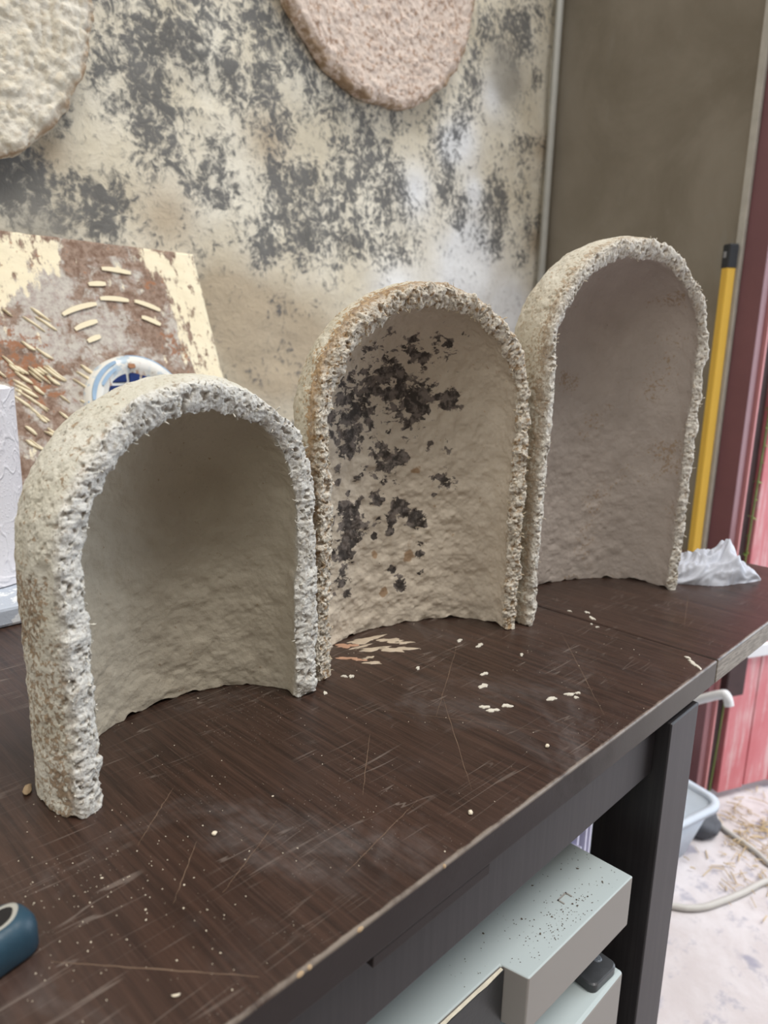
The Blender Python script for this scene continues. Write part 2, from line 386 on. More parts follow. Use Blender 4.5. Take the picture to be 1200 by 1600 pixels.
def mat_dish():
    n = NT('white_blue_glaze', 0.25, 0.4)
    f = n.noise(60, 5, 0.6)
    c = n.mix(n.step(f, 0.50, 0.58), (0.70, 0.68, 0.62), (0.42, 0.50, 0.56))
    c = n.mix(n.step(n.noise(45, 5, 0.65), 0.58, 0.64), c, (0.38, 0.22, 0.12))
    n.color(n.mix(n.step(n.noise(25, 3), 0.45, 0.6), c, (0.74, 0.72, 0.68))); return n.m
M = dict(
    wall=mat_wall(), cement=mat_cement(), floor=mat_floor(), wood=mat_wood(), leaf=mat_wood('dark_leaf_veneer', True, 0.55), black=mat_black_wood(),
    conduit=simple('painted_conduit', (0.42, 0.41, 0.37), 0.5), plaster_edge=simple('pale_plaster_edge', (0.46, 0.43, 0.37), 0.8, 0.25),
    maroon=simple('maroon_paint', (0.19, 0.078, 0.084), 0.4, 0.2, 12), pink=simple('faded_pink_paint', (0.55, 0.24, 0.24), 0.6, 0.15, 20),
    gap=simple('dark_wood_batten', (0.055, 0.030, 0.030), 0.6, 0.35, 30), white=simple('white_plastic', (0.75, 0.76, 0.78), 0.4, 0.05),
    metal=simple('grey_powder_coat_lit', (0.43, 0.485, 0.49), 0.42, 0.04, 10, bump=0.03), metal_shaded=simple('grey_powder_coat_shaded', (0.30, 0.282, 0.262), 0.5, 0.04, 10, bump=0.03),  # one cabinet coat in two tones, lit top and shaded uprights painted in
    dark=simple('dark_plastic_panel', (0.018, 0.019, 0.020), 0.35), tape=simple('frayed_cream_tape', (0.55, 0.50, 0.40), 0.7, 0.3, 200),
    rust=simple('rust_ring', (0.12, 0.05, 0.02), 0.8), speck=simple('dark_crumbs', (0.10, 0.075, 0.055), 0.8, 0.5, 90),
    gadget=simple('scuffed_black_plastic', (0.055, 0.057, 0.062), 0.3, 0.6, 60), lens=simple('grey_lens', (0.16, 0.18, 0.21), 0.2),
    blue=simple('petrol_blue_paint', (0.022, 0.056, 0.085), 0.42, 0.4, 60, bump=0.15), ringm=simple('bare_grey_metal', (0.33, 0.32, 0.28), 0.45, 0.1, 60),
    hole=simple('dark_socket', (0.008, 0.007, 0.007), 0.6), crumb=simple('cream_crumbs', (0.68, 0.60, 0.47), 0.8, 0.25, 300), drip=simple('dried_cream_paint', (0.56, 0.52, 0.44), 0.55, 0.25, 60),
    smear=simple('dried_pink_beige_paint', (0.44, 0.36, 0.27), 0.5, 0.45, 70), salmon=simple('dried_salmon_paint', (0.40, 0.23, 0.15), 0.5, 0.25, 70), chip=simple('tan_wood_chip', (0.36, 0.26, 0.16), 0.8, 0.3, 200),
    yellow=simple('yellow_lacquer', (0.80, 0.50, 0.075), 0.35, 0.08, 20), cap=simple('black_rubber_cap', (0.03, 0.032, 0.036), 0.5), capw=simple('pale_grey_cap_side', (0.32, 0.32, 0.33), 0.5),
    straw=simple('dry_straw', (0.50, 0.38, 0.22), 0.8, 0.4, 60), rock=simple('dark_grey_stone', (0.085, 0.09, 0.105), 0.8, 0.3, 30), leafg=simple('green_leaf', (0.16, 0.24, 0.06), 0.5, 0.4, 40),
    hose=simple('pale_grey_rubber', (0.48, 0.46, 0.43), 0.55, 0.1), paper_bundle=simple('white_lilac_sheets', (0.66, 0.65, 0.80), 0.5, 0.06), spine=simple('ridged_grey_spine', (0.46, 0.50, 0.47), 0.5),
    dish=mat_dish(), dishb=simple('pale_blue_glaze', (0.30, 0.42, 0.56), 0.2, 0.4, 45), cobalt=simple('cobalt_glaze', (0.010, 0.026, 0.12), 0.35, 0.5, 50, spec=0.2),
    rustg=simple('rust_brown_glaze', (0.32, 0.15, 0.07), 0.4, 0.3, 50), creamp=simple('cream_paint_stroke', (0.78, 0.68, 0.48), 0.65, 0.1, 50), core=simple('cardboard', (0.32, 0.22, 0.13), 0.8),
)
def mat_red_plank(k):
    n = NT('worn_red_planks_%s' % 'abcdef'[k], 0.6, 0.3)
    f = n.noise(7, 5, 0.6, co=n.mapping((1, 1, 0.5))); g = n.noise(1, 5, 0.6, 0.2, n.mapping((60, 60, 5)))
    c = n.mix(n.step(f, 0.3, 0.7), (0.60, 0.17, 0.19), (0.68, 0.27, 0.29))
    c = n.mix(n.math('MULTIPLY', n.step(n.math('ADD', n.math('MULTIPLY', g, 0.5), n.math('MULTIPLY', f, 0.5)), 0.48, 0.62), 0.75), c, (0.74, 0.55, 0.55))
    n.color(c); n.bump(g, 0.3, 0.002); return n.m
M['plank'] = [mat_red_plank(k) for k in range(3)]
def mat_paper():
    n = NT('embossed_tissue', 0.9, 0.1)
    d = n.noise(38, 1, 0.4, 0.8); e = n.step(n.math('ABSOLUTE', n.math('SUBTRACT', d, 0.5)), 0.07, 0.0)
    d2 = n.step(n.voro(320), 0.45, 0.1)
    n.color((0.80, 0.79, 0.83)); n.bump(n.math('ADD', e, n.math('MULTIPLY', d2, 0.3)), 0.35, 0.0018); return n.m
M['paper'] = mat_paper()
def mat_base():
    n = NT('chipped_blue_white_paint', 0.6, 0.3)
    f = n.noise(70, 6, 0.65, 0.6)
    n.color(n.mix(n.step(f, 0.52, 0.56), (0.42, 0.46, 0.53), (0.70, 0.72, 0.74))); n.bump(f, 0.4, 0.002); return n.m
M['base'] = mat_base()
def mat_clear(name, col, alpha, rough=0.3):
    n = NT(name, rough, 0.5); n.color(n.mix(n.noise(30, 4), tuple(c*0.85 for c in col), col))
    n.p.inputs['Transmission Weight'].default_value = alpha; n.p.inputs['IOR'].default_value = 1.15
    n.bump(n.noise(40, 3, 0.5), 0.25, 0.002); return n.m
M['bag'] = mat_clear('white_translucent_film', (0.74, 0.77, 0.86), 0.3, 0.3)
M['tub'] = mat_clear('frosted_blue_plastic', (0.76, 0.83, 0.92), 0.3, 0.4)

# ================================================================== setting
TZ = 0.75
WY = 0.80       # face of the mouldy wall
GX = 0.918      # face of the bare cement wall
box('floor', (-2.6, 4.2, -2.6, 3.2, -0.06, 0.0), M['floor'], kind='structure')
# mouldy back wall: fine grid carrying where mould, a painted disc shadow, tan plaster and whiter patches sit
nx, nz = 250, 260
X, Z = np.meshgrid(np.linspace(-1.9, GX+0.10, nx), np.linspace(0.0, 2.4, nz))
P = np.c_[X.ravel(), np.zeros(X.size), Z.ravel()].astype(np.float32)
def blobs(P2, L, k=1.0):
    s = np.zeros(len(P2), np.float32)
    for x, z, r in L: s += np.exp(-((P2[:, 0]-x)**2+(P2[:, 1]-z)**2)/(r*k)**2)
    return np.clip(s, 0, 1)
DARK = [(-0.11,1.416,0.047),(-0.038,1.407,0.065),(0.034,1.444,0.067),(0.135,1.465,0.071),(-0.131,1.347,0.036),(-0.068,1.36,0.042),(0.11,1.406,0.069),(0.21,1.459,0.042),(0.237,1.42,0.049),(-0.061,1.314,0.047),(-0.054,1.271,0.052),(-0.07,1.244,0.031),(0.04,1.294,0.027),(0.022,1.243,0.037),(0.049,1.234,0.032),(0.115,1.359,0.051),(0.146,1.343,0.034),(-0.194,1.266,0.02),(-0.253,1.203,0.038),(-0.242,1.157,0.038),(-0.196,1.186,0.048),(-0.15,1.186,0.039),(-0.224,1.182,0.029),(-0.12,1.178,0.025),(-0.152,1.154,0.034),(-0.006,1.225,0.019),(0.043,1.215,0.021),(0.157,1.233,0.068),(0.21,1.211,0.058),(0.131,1.171,0.044),(0.112,1.131,0.027),(0.238,1.255,0.059),(0.295,1.285,0.061),(0.252,1.196,0.047),(0.035,1.146,0.015),(0.316,1.38,0.056),(0.401,1.42,0.039),(0.265,1.398,0.049),(0.373,1.309,0.076),(0.424,1.274,0.065),(0.461,1.234,0.052),(0.548,1.339,0.062),(0.562,1.422,0.064),(0.542,1.441,0.042),(0.637,1.497,0.052),(0.612,1.29,0.071),(0.741,1.322,0.076),(0.667,1.63,0.046),(0.754,1.632,0.072),(0.797,1.663,0.049),(0.643,1.544,0.037),(0.824,1.439,0.056),(0.881,1.289,0.04),(0.725,1.242,0.06),(0.463,1.182,0.039),(0.328,1.184,0.037),(0.394,1.169,0.038),(0.839,1.201,0.039),(0.156,1.064,0.028),(0.856,1.587,0.03),
  (-0.5,1.15,0.09),(-0.42,1.22,0.07),(-0.7,1.3,0.1),(-0.85,1.5,0.12),(0.0,1.62,0.09),(-0.1,1.75,0.1),(0.1,1.8,0.1),(0.6,1.85,0.12),(0.8,1.8,0.1),(-1.1,1.2,0.12),(-1.3,1.6,0.15)]  # patch at the right disc's left edge paints that disc's cast shadow
WHITE = [(0.661,1.209,0.065),(0.623,1.142,0.085),(0.476,1.293,0.04),(0.652,1.321,0.026),(0.613,1.41,0.043),(0.7,1.512,0.038),(0.812,1.101,0.062),(0.565,1.389,0.028),(0.793,1.044,0.061),(0.431,1.103,0.051)]
TAN = [(0.133,1.313,0.034),(-0.209,1.233,0.024),(0.079,1.04,0.064),(0.033,1.067,0.042),(0.128,0.981,0.066),(-0.049,1.176,0.041),(0.2,1.0,0.08),(0.89,1.25,0.03),(0.89,1.45,0.03),(0.89,1.1,0.03)]
GRAY = [(0.727,1.566,0.055),(0.763,1.551,0.047),(-0.229,1.125,0.047)]
P2 = P[:, [0, 2]]
d = (fbm(P, 9, 4, 3)-0.5)*0.012 + (fbm(P, 40, 3, 5)-0.5)*0.004
P[:, 1] = d
i = np.arange(nx*nz).reshape(nz, nx)
F = np.stack([i[:-1, :-1], i[:-1, 1:], i[1:, 1:], i[1:, :-1]], -1).reshape(-1, 4)
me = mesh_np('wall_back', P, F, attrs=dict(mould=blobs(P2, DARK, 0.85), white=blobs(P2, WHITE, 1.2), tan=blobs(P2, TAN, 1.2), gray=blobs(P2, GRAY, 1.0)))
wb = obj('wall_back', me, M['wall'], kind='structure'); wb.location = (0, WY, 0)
s = wb.modifiers.new('thickness', 'SOLIDIFY'); s.thickness = 0.12; s.offset = -1
# cement wall on the right, up to the doorway
nx, nz = 60, 150
Y, Z = np.meshgrid(np.linspace(WY+0.0, 0.352, nx), np.linspace(0, 2.4, nz))
P = np.c_[np.zeros(Y.size), Y.ravel(), Z.ravel()].astype(np.float32)
P[:, 0] = (fbm(P, 8, 4, 9)-0.5)*0.006
i = np.arange(nx*nz).reshape(nz, nx)
F = np.stack([i[:-1, :-1], i[:-1, 1:], i[1:, 1:], i[1:, :-1]], -1).reshape(-1, 4)
wr = obj('wall_right', mesh_np('wall_right', P, F), M['cement'], kind='structure'); wr.location = (GX, 0, 0)
s = wr.modifiers.new('thickness', 'SOLIDIFY'); s.thickness = 0.10; s.offset = -1
bm = tube_bm([(0.897, 0.783, 0.0), (0.897, 0.783, 2.4)], 0.0085, 16)
obj('trim_1', bm_mesh('trim_1', bm, True), M['conduit'], kind='structure')
box('trim_2', (GX-0.012, GX+0.02, 0.3445, 0.358, 0.0, 2.35), M['plaster_edge'], bev=0.002, kind='structure')
box('wall_front', (-2.5, 0.95, -1.72, -1.60, 0.0, 2.4), M['cement'], kind='structure')
box('wall_left', (-2.62, -2.5, -1.72, 0.92, 0.0, 2.4), M['cement'], kind='structure')
# door post and rebate
box('trim_3', (GX+0.0, 0.955, 0.3017, 0.3445, 0.0, 2.35), M['maroon'], bev=0.002, kind='structure')
box('trim_4', (0.9552, 0.9655, 0.2945, 0.3100, 0.0, 2.35), M['pink'], bev=0.0015, kind='structure')
# plank door standing open outwards
door = empty('door_1', (1.003, 0.282, 0.02), None, None, rot=(0, 0, -math.atan2(0.42, 0.905)))
door['kind'] = 'structure'
box('hinge_stile', (-0.055, -0.004, 0.012, 0.045, 0.0, 2.0), M['gap'], door, 0.002)
pw = 0.078
for k in range(9):
    b = box('plank', (0.0005+k*pw, (k+1)*pw-0.003, 0.0, 0.022, 0.0+0.004*(k % 2), 2.02), M['plank'][k % 3], door, 0.002)
box('cross_batten', (0.001, 0.70, -0.012, -0.0005, 0.335, 0.365), M['white'], door, 0.003)
box('lock_block', (-0.040, 0.012, -0.022, -0.0005, 0.255, 0.345), M['gap'], door, 0.003)

# ================================================================== table
table = empty('work_table', (0, 0, 0), 'dark brown veneered drop-leaf table, scratched and paint-spotted', 'table')
def slab(name, x0, x1, y0, y1, z0, z1, mat, parent):
    return obj(name, bm_mesh(name, box_bm(x0, x1, y0, y1, z0, z1, 0.0016, 3)), mat, parent)
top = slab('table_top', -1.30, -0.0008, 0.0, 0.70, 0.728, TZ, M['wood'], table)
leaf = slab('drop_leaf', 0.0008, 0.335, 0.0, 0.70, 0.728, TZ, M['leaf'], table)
box('apron', (-1.22, -0.089, 0.010, 0.030, 0.678, 0.7279), M['black'], table, 0.001)
box('apron', (-1.22, -0.089, 0.650, 0.670, 0.678, 0.7279), M['black'], table, 0.001)
box('runner_strip', (-0.409, -0.3195, 0.0006, 0.0099, 0.7215, 0.7279), M['wood'], table, 0.0005)
for x, y in ((-0.089, -0.0015), (-0.089, 0.625), (-1.27, -0.0015), (-1.27, 0.625)):
    box('leg', (x, x+0.053, y, y+0.056, 0.0, 0.7245), M['black'], table, 0.0012)
    box('leg_block', (x+0.004, x+0.049, y+0.012, y+0.052, 0.7245, 0.7279), M['black'], table)
# paint splashes stuck to the top (flat dried drops)
def blot(name, cx, cy, rx, ry, ang, mat, parent, seed, h=0.0005, rag=0.35):
    rnd = random.Random(seed); n = 22; bm = bmesh.new(); ring = []
    ph = [rnd.uniform(0, 6.28) for _ in range(4)]
    for k in range(n):
        a = 2*math.pi*k/n
        q = 1+rag*(0.5*math.sin(2*a+ph[0])+0.4*math.sin(3*a+ph[1])+0.35*math.sin(5*a+ph[2])+0.25*math.sin(8*a+ph[3]))
        x, y = rx*q*math.cos(a), ry*q*math.sin(a)
        ring.append((cx+x*math.cos(ang)-y*math.sin(ang), cy+x*math.sin(ang)+y*math.cos(ang)))
    lo = [bm.verts.new((x, y, TZ)) for x, y in ring]
    hi = [bm.verts.new((cx+(x-cx)*0.85, cy+(y-cy)*0.85, TZ+h)) for x, y in ring]
    for k in range(n): bm.faces.new((lo[k], lo[(k+1) % n], hi[(k+1) % n], hi[k]))
    bm.faces.new(hi)
    return obj(name, bm_mesh(name, bm), mat, parent)
SM = [(-0.2125,0.2335,.0085,.0045,-.4,'salmon'),(-0.2275,0.2110,.010,.0030,-.95,'salmon'),(-0.192,0.232,.016,.0050,-.35,'smear'),(-0.176,0.216,.012,.0042,-.6,'smear'),
      (-0.200,0.213,.014,.0030,-.5,'smear'),(-0.186,0.199,.013,.0052,-.75,'smear'),(-0.2200,0.1935,.0065,.0026,-.9,'smear'),(-0.2165,0.203,.006,.0018,-.3,'smear'),
      (-0.171,0.205,.009,.0022,-.5,'smear'),(-0.205,0.2235,.008,.0020,-.2,'smear')]
for k, (x, y, a, b, g, m) in enumerate(SM):
    blot('paint_smear', x, y, a, b, g, M[m], top, 50+k, 0.0004, 0.6)
DR = [(-0.2134,0.0855,.0035,.0022),(-0.2129,0.0785,.0045,.0022),(-0.1998,0.0755,.0035,.0026),(-0.1661,0.0591,.0045,.0022),(-0.1498,0.0537,.0040,.0020),(-0.1508,0.0477,.0022,.0014),(-0.1432,0.0504,.0020,.0016),
 (-0.1869,0.1065,.0042,.0028),(-0.1689,0.1188,.0036,.0020),(-0.1283,0.1555,.0030,.0016),(-0.1307,0.1748,.0032,.0020),(-0.1236,0.1569,.0026,.0018),(-0.1153,0.1199,.0026,.0014),(-0.2003,0.1618,.0030,.0014),
 (-0.2834,0.1797,.0022,.0015),(-0.2541,0.1907,.0018,.0022),(-0.2501,0.187,.0028,.0018),(-0.0237,0.0105,.0085,.0022),(-0.0147,0.0195,.0028,.0020),(0.0092,0.1227,.0040,.0022),(0.0199,0.1342,.0030,.0016),(-0.0086,0.1076,.0014,.0016),
 (-0.006,0.115,.0012,.0012),(0.0101,0.1477,.0020,.0014)]
for k, (x, y, a, b) in enumerate(DR):
    par = leaf if x > 0 else top
    blot('paint_drop', x, y, a, b, 0.1*k-0.8, M['drip'], par, 90+k, 0.0006, 0.4)
# long scratches cut through the varnish
def scratch(p, q, w, seed):
    rnd = random.Random(seed); bm = bmesh.new(); n = 16; L = Vector(q)-Vector(p); nrm = Vector((-L.y, L.x)).normalized(); prev = None
    for k in range(n+1):
        t = k/n; c = Vector(p)+L*t+nrm*rnd.uniform(-.0003, .0003); ww = w*(math.sin(math.pi*min(max(t, .05), .95))**.5)*rnd.uniform(.6, 1.2)
        a, b = bm.verts.new((*(c+nrm*ww), TZ+0.00003)), bm.verts.new((*(c-nrm*ww), TZ+0.00003))
        if prev: bm.faces.new((prev[0], prev[1], b, a))
        prev = (a, b)
    return obj('scratch', bm_mesh('scratch', bm), M['scr'], top)
M['scr'] = simple('scratched_varnish', (0.16, 0.105, 0.07), 0.6, 0.4, 90)
for k, (p, q, w) in enumerate([((-0.5225, .0757), (-.4653, .0103), .00028), ((-.463, .118), (-.425, .150), .0002), ((-.45, .06), (-.40, .085), .00016), ((-.35, .07), (-.30, .115), .0002),
                               ((-.30, .03), (-.22, .12), .00018), ((-.25, .10), (-.14, .17), .00018), ((-.40, .03), (-.33, .045), .00018), ((-.28, .15), (-.20, .02), .00014), ((-.16, .02), (-.05, .12), .00016),
                               ((.05, .05), (.16, .09), .00016), ((-.44, .10), (-.47, .07), .0002)]):
    scratch(p, q, w, k)
# chips knocked out of the front arris
for k, (x, w) in enumerate(((-0.452, .0022), (-0.418, .0022), (-0.447, .0014), (-0.36, .0012))):
    bm = bmesh.new(); bmesh.ops.create_icosphere(bm, subdivisions=2, radius=1)
    for v in bm.verts: v.co = Vector((x+v.co.x*w, 0.0006+v.co.y*0.0011, TZ-0.0012+v.co.z*0.0012))
    obj('edge_chip', bm_mesh('edge_chip', bm, True), M['chip'], top)

# ================================================================== half-dome arches
def make_arch(name, label, cx, cy, ang, a, b, c, hs, t, P, seed, res=0.00072):
    root = empty(name, (cx, cy, TZ), label, 'sculpture', 'half-dome arches on the table', rot=(0, 0, ang))
    arcl = math.pi*(a+c)/2
    n1 = max(2, int(hs/res)); n2 = int(arcl/res)
    # rows u : up the left side, over, down the right
    zl = np.linspace(0, hs, n1, endpoint=False); al = np.linspace(0, math.pi, n2); zr = zl[::-1]
    row_z = np.r_[zl, np.full(n2, hs), zr]; row_a = np.r_[np.zeros(n1), al, np.full(n1, math.pi)]   # 0 = left
    nu = len(row_z)
    B0 = -P.get('b0', 0.30); sb = math.sin(-B0)
    L = (math.pi/2-B0)*(a+b)/2
    vv = np.linspace(0, 1, int(L/res/1.15)); vv = B0 + (vv**1.35)*(math.pi/2-B0)                     # 0 at rim .. pi/2 at back
    nr = max(8, int(t/res/0.85))
    def surf(aa, bb, cc, al_, be, z0):
        return np.stack([-aa*np.cos(al_)*np.cos(be), bb*(np.sin(be)+sb)+0*al_, z0+cc*np.sin(al_)*np.cos(be)], -1)
    A, B = np.meshgrid(row_a, vv, indexing='ij'); Zr = np.repeat(row_z[:, None], len(vv), 1)
    O = surf(a, b, c, A, B, Zr); I = surf(a-t, b-t, c-P.get('t_top', t), A, B, Zr)
    def nrm(S, aa, bb, cc):
        N = np.stack([S[..., 0]/aa**2, (S[..., 1]-bb*sb)/bb**2, (S[..., 2]-Zr)/cc**2], -1); return N/np.linalg.norm(N, axis=-1, keepdims=True)
    I[..., 1] += P.get('bevel', 0.004)*np.exp(-((B-B0)*(a+b)/2/0.02))
    NO, NI = nrm(O, a, b, c), -nrm(I, a-t, b-t, c-t)
    w = np.linspace(0, 1, nr+2)[1:-1]
    Rm = O[:, :1]*(1-w)[None, :, None] + I[:, :1]*w[None, :, None]
    bow = np.sin(w*math.pi)**0.6
    Rm[..., 1] -= 0.0022*bow
    NR = np.zeros_like(Rm); NR[..., 1] = -1
    S = np.concatenate([O[:, ::-1], Rm, I], 1); N = np.concatenate([NO[:, ::-1], NR, NI], 1)
    nv = len(vv); ncol = S.shape[1]
    for _ in range(3):                                   # soften the arrises
        N[:, 1:-1] = (N[:, :-2]+N[:, 1:-1]*1.0+N[:, 2:])/3
    N /= np.linalg.norm(N, axis=-1, keepdims=True)
    dist = np.zeros(ncol)                                 # metres along the section from the rim, signed
    dist[:nv] = np.linalg.norm(S[:, :nv]-S[:, nv-1:nv], axis=-1).mean(0)
    dist[nv+nr:] = np.linalg.norm(S[:, nv+nr:]-S[:, nv+nr:nv+nr+1], axis=-1).mean(0)
    inside = np.zeros(ncol); inside[nv+nr:] = 1
    rimm = np.exp(-(dist/P.get('rim_fade', 0.004))**2); rimm[nv:nv+nr] = 1
    Q = S.reshape(-1, 3).astype(np.float32); NN = N.reshape(-1, 3)
    ins = np.tile(inside, nu); rm = np.tile(rimm, nu)
    # rim thickness wanders, inner lip ragged
    wob = (fbm(Q, 38, 3, seed+1)-0.5)
    lump = (fbm(Q, 28, 3, seed+2)-0.5)*0.0040*(0.35+0.65*ins*P.get('in_lump', 1.0)+0.2*(1-ins))
    mid = (fbm(Q, 110, 3, seed+3)-0.5)*(0.0034*ins*P.get('in_mid', 1.0)+0.0026*(1-ins)*P.get('out_mid', 1.0))
    Qw = Q + 0.004*np.stack([fbm(Q, 120, 2, seed+31)-.5, fbm(Q, 120, 2, seed+32)-.5, fbm(Q, 120, 2, seed+33)-.5], -1)
    fib = 0.6*(1-fbm(Qw, 230, 3, seed+4, 0.6, True))+0.25*fbm(Qw, 520, 2, seed+14, 0.5, True)+0.05
    crk = (fib-0.45)*P.get('crinkle', 0.0025)
    holes = -sst(fbm(Q, 330, 2, seed+8), 0.62, 0.80)*0.0020
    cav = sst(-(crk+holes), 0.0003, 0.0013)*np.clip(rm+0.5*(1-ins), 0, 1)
    disp = lump+mid+rm*(crk+holes)+ (1-ins)*(1-rm)*(crk*0.30+holes*0.5*P.get('pits', 1.0))
    Q2 = Q+NN*disp[:, None]
    # sideways raggedness of the two rim edges
    edge = rm*(fbm(Q, 120, 4, seed+6, 0.6)-0.5)*P.get('rag', 0.006)
    rad = np.stack([Q[:, 0]/a, 0*Q[:, 0], np.where(Q[:, 2] > hs, (Q[:, 2]-hs)/c, 0)], -1)
    rad /= np.maximum(np.linalg.norm(rad, axis=1, keepdims=True), 1e-6)
    Q2 += rad*(edge+rm*wob*0.006)[:, None]
    # large form: slight lean / bulge
    zz = Q2[:, 2]/(hs+c)
    Q2[:, 0] += P.get('lean_x', 0)*zz + P.get('bulge', 0)*np.sign(Q2[:, 0])*np.sin(np.clip(zz, 0, 1)*math.pi)
    Q2[:, 1] += P.get('lean_y', 0)*zz
    # worn lower edge
    foot = np.exp(-Q[:, 2]/0.003)
    Q2[:, 2] += foot*(np.clip(fbm(Q, 80, 3, seed+7)-0.5, 0, 1)*0.010)
    Q2[:, 2] = np.maximum(Q2[:, 2], 0.0002)
    # where the straw shows, stains
    def bl3(Ls, k=1.0):
        s_ = np.zeros(len(Q), np.float32)
        for pt, r, wgt in Ls: s_ = np.maximum(s_, wgt*np.exp(-((Q-np.array(pt, np.float32))**2).sum(1)/(r*k)**2))
        return s_
    brown = np.clip((fbm(Q, 16, 3, seed+9)-0.42)*2.6, 0, 1)*(1-ins)*P.get('brown', 1.0)
    if 'brown_low' in P: brown = np.clip(brown+(1-ins)*P['brown_low']*(1-sst(Q[:, 2], 0.05, 0.17))*fbm(Q, 30, 3, seed+10), 0, 1.2)
    brown = brown+ins*P.get('brown_in', 0.0)*np.clip((fbm(Q, 22, 3, seed+12)-0.5)*3, 0, 1)
    if 'rim_brown' in P: brown = brown+P['rim_brown']*(1-ins)*np.exp(-((np.tile(np.where(inside == 0, dist, 9), nu)-0.006)/0.006)**2)
    stain = ins*bl3(P.get('stains', []), 1.65); rust = ins*bl3(P.get('rusts', []), 1.2)
    i = np.arange(nu*ncol).reshape(nu, ncol)
    F = np.stack([i[:-1, :-1], i[1:, :-1], i[1:, 1:], i[:-1, 1:]], -1)
    j0, j1 = nv-1, nv+nr
    body = np.concatenate([F[:, :j0].reshape(-1, 4), F[:, j1:].reshape(-1, 4)])
    # sole: join outer and inner bottom edges
    for row, flip in ((0, False), (nu-1, True)):
        ot = i[row, :nv][::-1]; it = i[row, nv+nr:]
        q = np.stack([ot[:-1], ot[1:], it[1:], it[:-1]], -1)
        body = np.concatenate([body, q if flip else q[:, ::-1]])
    rimf = F[:, j0:j1].reshape(-1, 4)
    mat = mat_shell(name+'_skin', P)
    def part(nm, faces):
        u, inv = np.unique(faces, return_inverse=True)
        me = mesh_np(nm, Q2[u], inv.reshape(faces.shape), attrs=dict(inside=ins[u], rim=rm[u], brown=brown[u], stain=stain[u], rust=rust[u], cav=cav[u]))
        return obj(nm, me, mat, root)
    part('shell', body)
    rimo = part('cut_rim', rimf)
    # loose curls of fibre standing off the cut edge
    rnd = random.Random(seed); bm = bmesh.new()
    G = Q2.reshape(nu, ncol, 3)
    for k in range(P.get('fibres', 240)//2):
        r_ = rnd.randrange(4, nu-4); cc = rnd.choice([rnd.randint(j0-6, j0+3), rnd.randint(j1-3, j1+4), rnd.randint(j0, j1)])
        p = Vector(G[r_, cc]); nn = Vector(N[r_, cc]); tdir = Vector((rnd.gauss(0, 1), rnd.gauss(0, 1), rnd.gauss(0, 1))).normalized()
        ln = rnd.uniform(0.0015, 0.0038); h = rnd.uniform(0.0005, 0.0018)
        pts = [p-nn*0.0006, p+nn*h+tdir*ln*0.35, p+nn*h*1.1+tdir*ln*0.7, p+nn*h*0.2+tdir*ln]
        if min(q.z for q in pts) < 0.0008: continue
        w0 = rnd.uniform(0.00022, 0.00048)
        tube_bm(pts, [w0, w0*1.1, w0*0.8, w0*0.3], 5, bm)
    fm = simple(name+'_fibre', P['fib'], 0.7, 0.35, 120)
    obj('loose_fibre', bm_mesh('loose_fibre', bm, True), fm, root, kind='stuff')
    return root

ST2 = [((0.0568,0.0499,0.2061),0.0069,1.35),((0.049,0.054,0.2104),0.0046,1),((-0.0124,0.0556,0.2427),0.0202,0.5),((0.0196,0.0542,0.2432),0.0173,0.6),((0.0377,0.0427,0.2517),0.0144,0.6),((0.009,0.0496,0.2536),0.0087,0.8),((0.0005,0.0639,0.2214),0.0202,0.8),((-0.0292,0.0582,0.227),0.0144,0.6),((0.0272,0.0625,0.2074),0.0144,0.9),((0.0093,0.0658,0.1993),0.0115,0.7),((-0.0331,0.0611,0.2007),0.0173,0.8),((-0.0508,0.0528,0.2121),0.0115,0.7),((-0.0407,0.0585,0.1801),0.0127,0.8),((-0.0027,0.066,0.1551),0.0144,0.75),((0.0183,0.0646,0.1568),0.0058,0.9),((-0.0448,0.0566,0.1699),0.0087,0.8),((0.0222,0.0639,0.1851),0.0087,0.6),((0.043,0.0574,0.1666),0.0035,1),((0.057,0.05,0.1651),0.0069,0.7),((0.0547,0.0513,0.1329),0.0081,0.85),((0.0474,0.0555,0.1228),0.0035,0.9),((0.02,0.0644,0.1072),0.0058,1),((0.012,0.0654,0.1137),0.0069,0.9),((0.0057,0.0659,0.0996),0.0046,1),((0.0312,0.0617,0.1006),0.0081,0.9),((0.0372,0.0597,0.0943),0.0046,0.9),((-0.0114,0.0655,0.0882),0.0029,1),((0.006,0.066,0.0919),0.0035,1),((-0.0389,0.0591,0.0977),0.0127,0.95),((-0.0435,0.0573,0.1154),0.0087,0.9),((-0.0312,0.0617,0.1188),0.0046,1),((-0.0429,0.0574,0.0817),0.0104,0.9),((-0.0469,0.0556,0.0599),0.0087,0.8),((-0.042,0.0578,0.0411),0.0058,0.7),((0.0085,0.0658,0.0543),0.0035,1),((0.0175,0.0647,0.0409),0.0058,0.95),((0.0379,0.0594,0.0761),0.0046,0.7),((0.0517,0.0531,0.0757),0.0035,0.6),((0.0597,0.0481,0.0635),0.0029,0.6),((0.0372,0.0597,0.0471),0.0029,0.9),((0.0654,0.0359,0.2306),0.0058,0.3),((-0.0088,0.0657,0.1216),0.0058,0.8),((-0.0697,0.0395,0.1427),0.0069,0.5),((-0.0574,0.0496,0.1076),0.0069,0.7),((-0.062,0.0464,0.076),0.0058,0.6),
       ((-0.058,0.047,0.190),0.013,0.75),((-0.066,0.040,0.165),0.010,0.6)]
_r = random.Random(5)
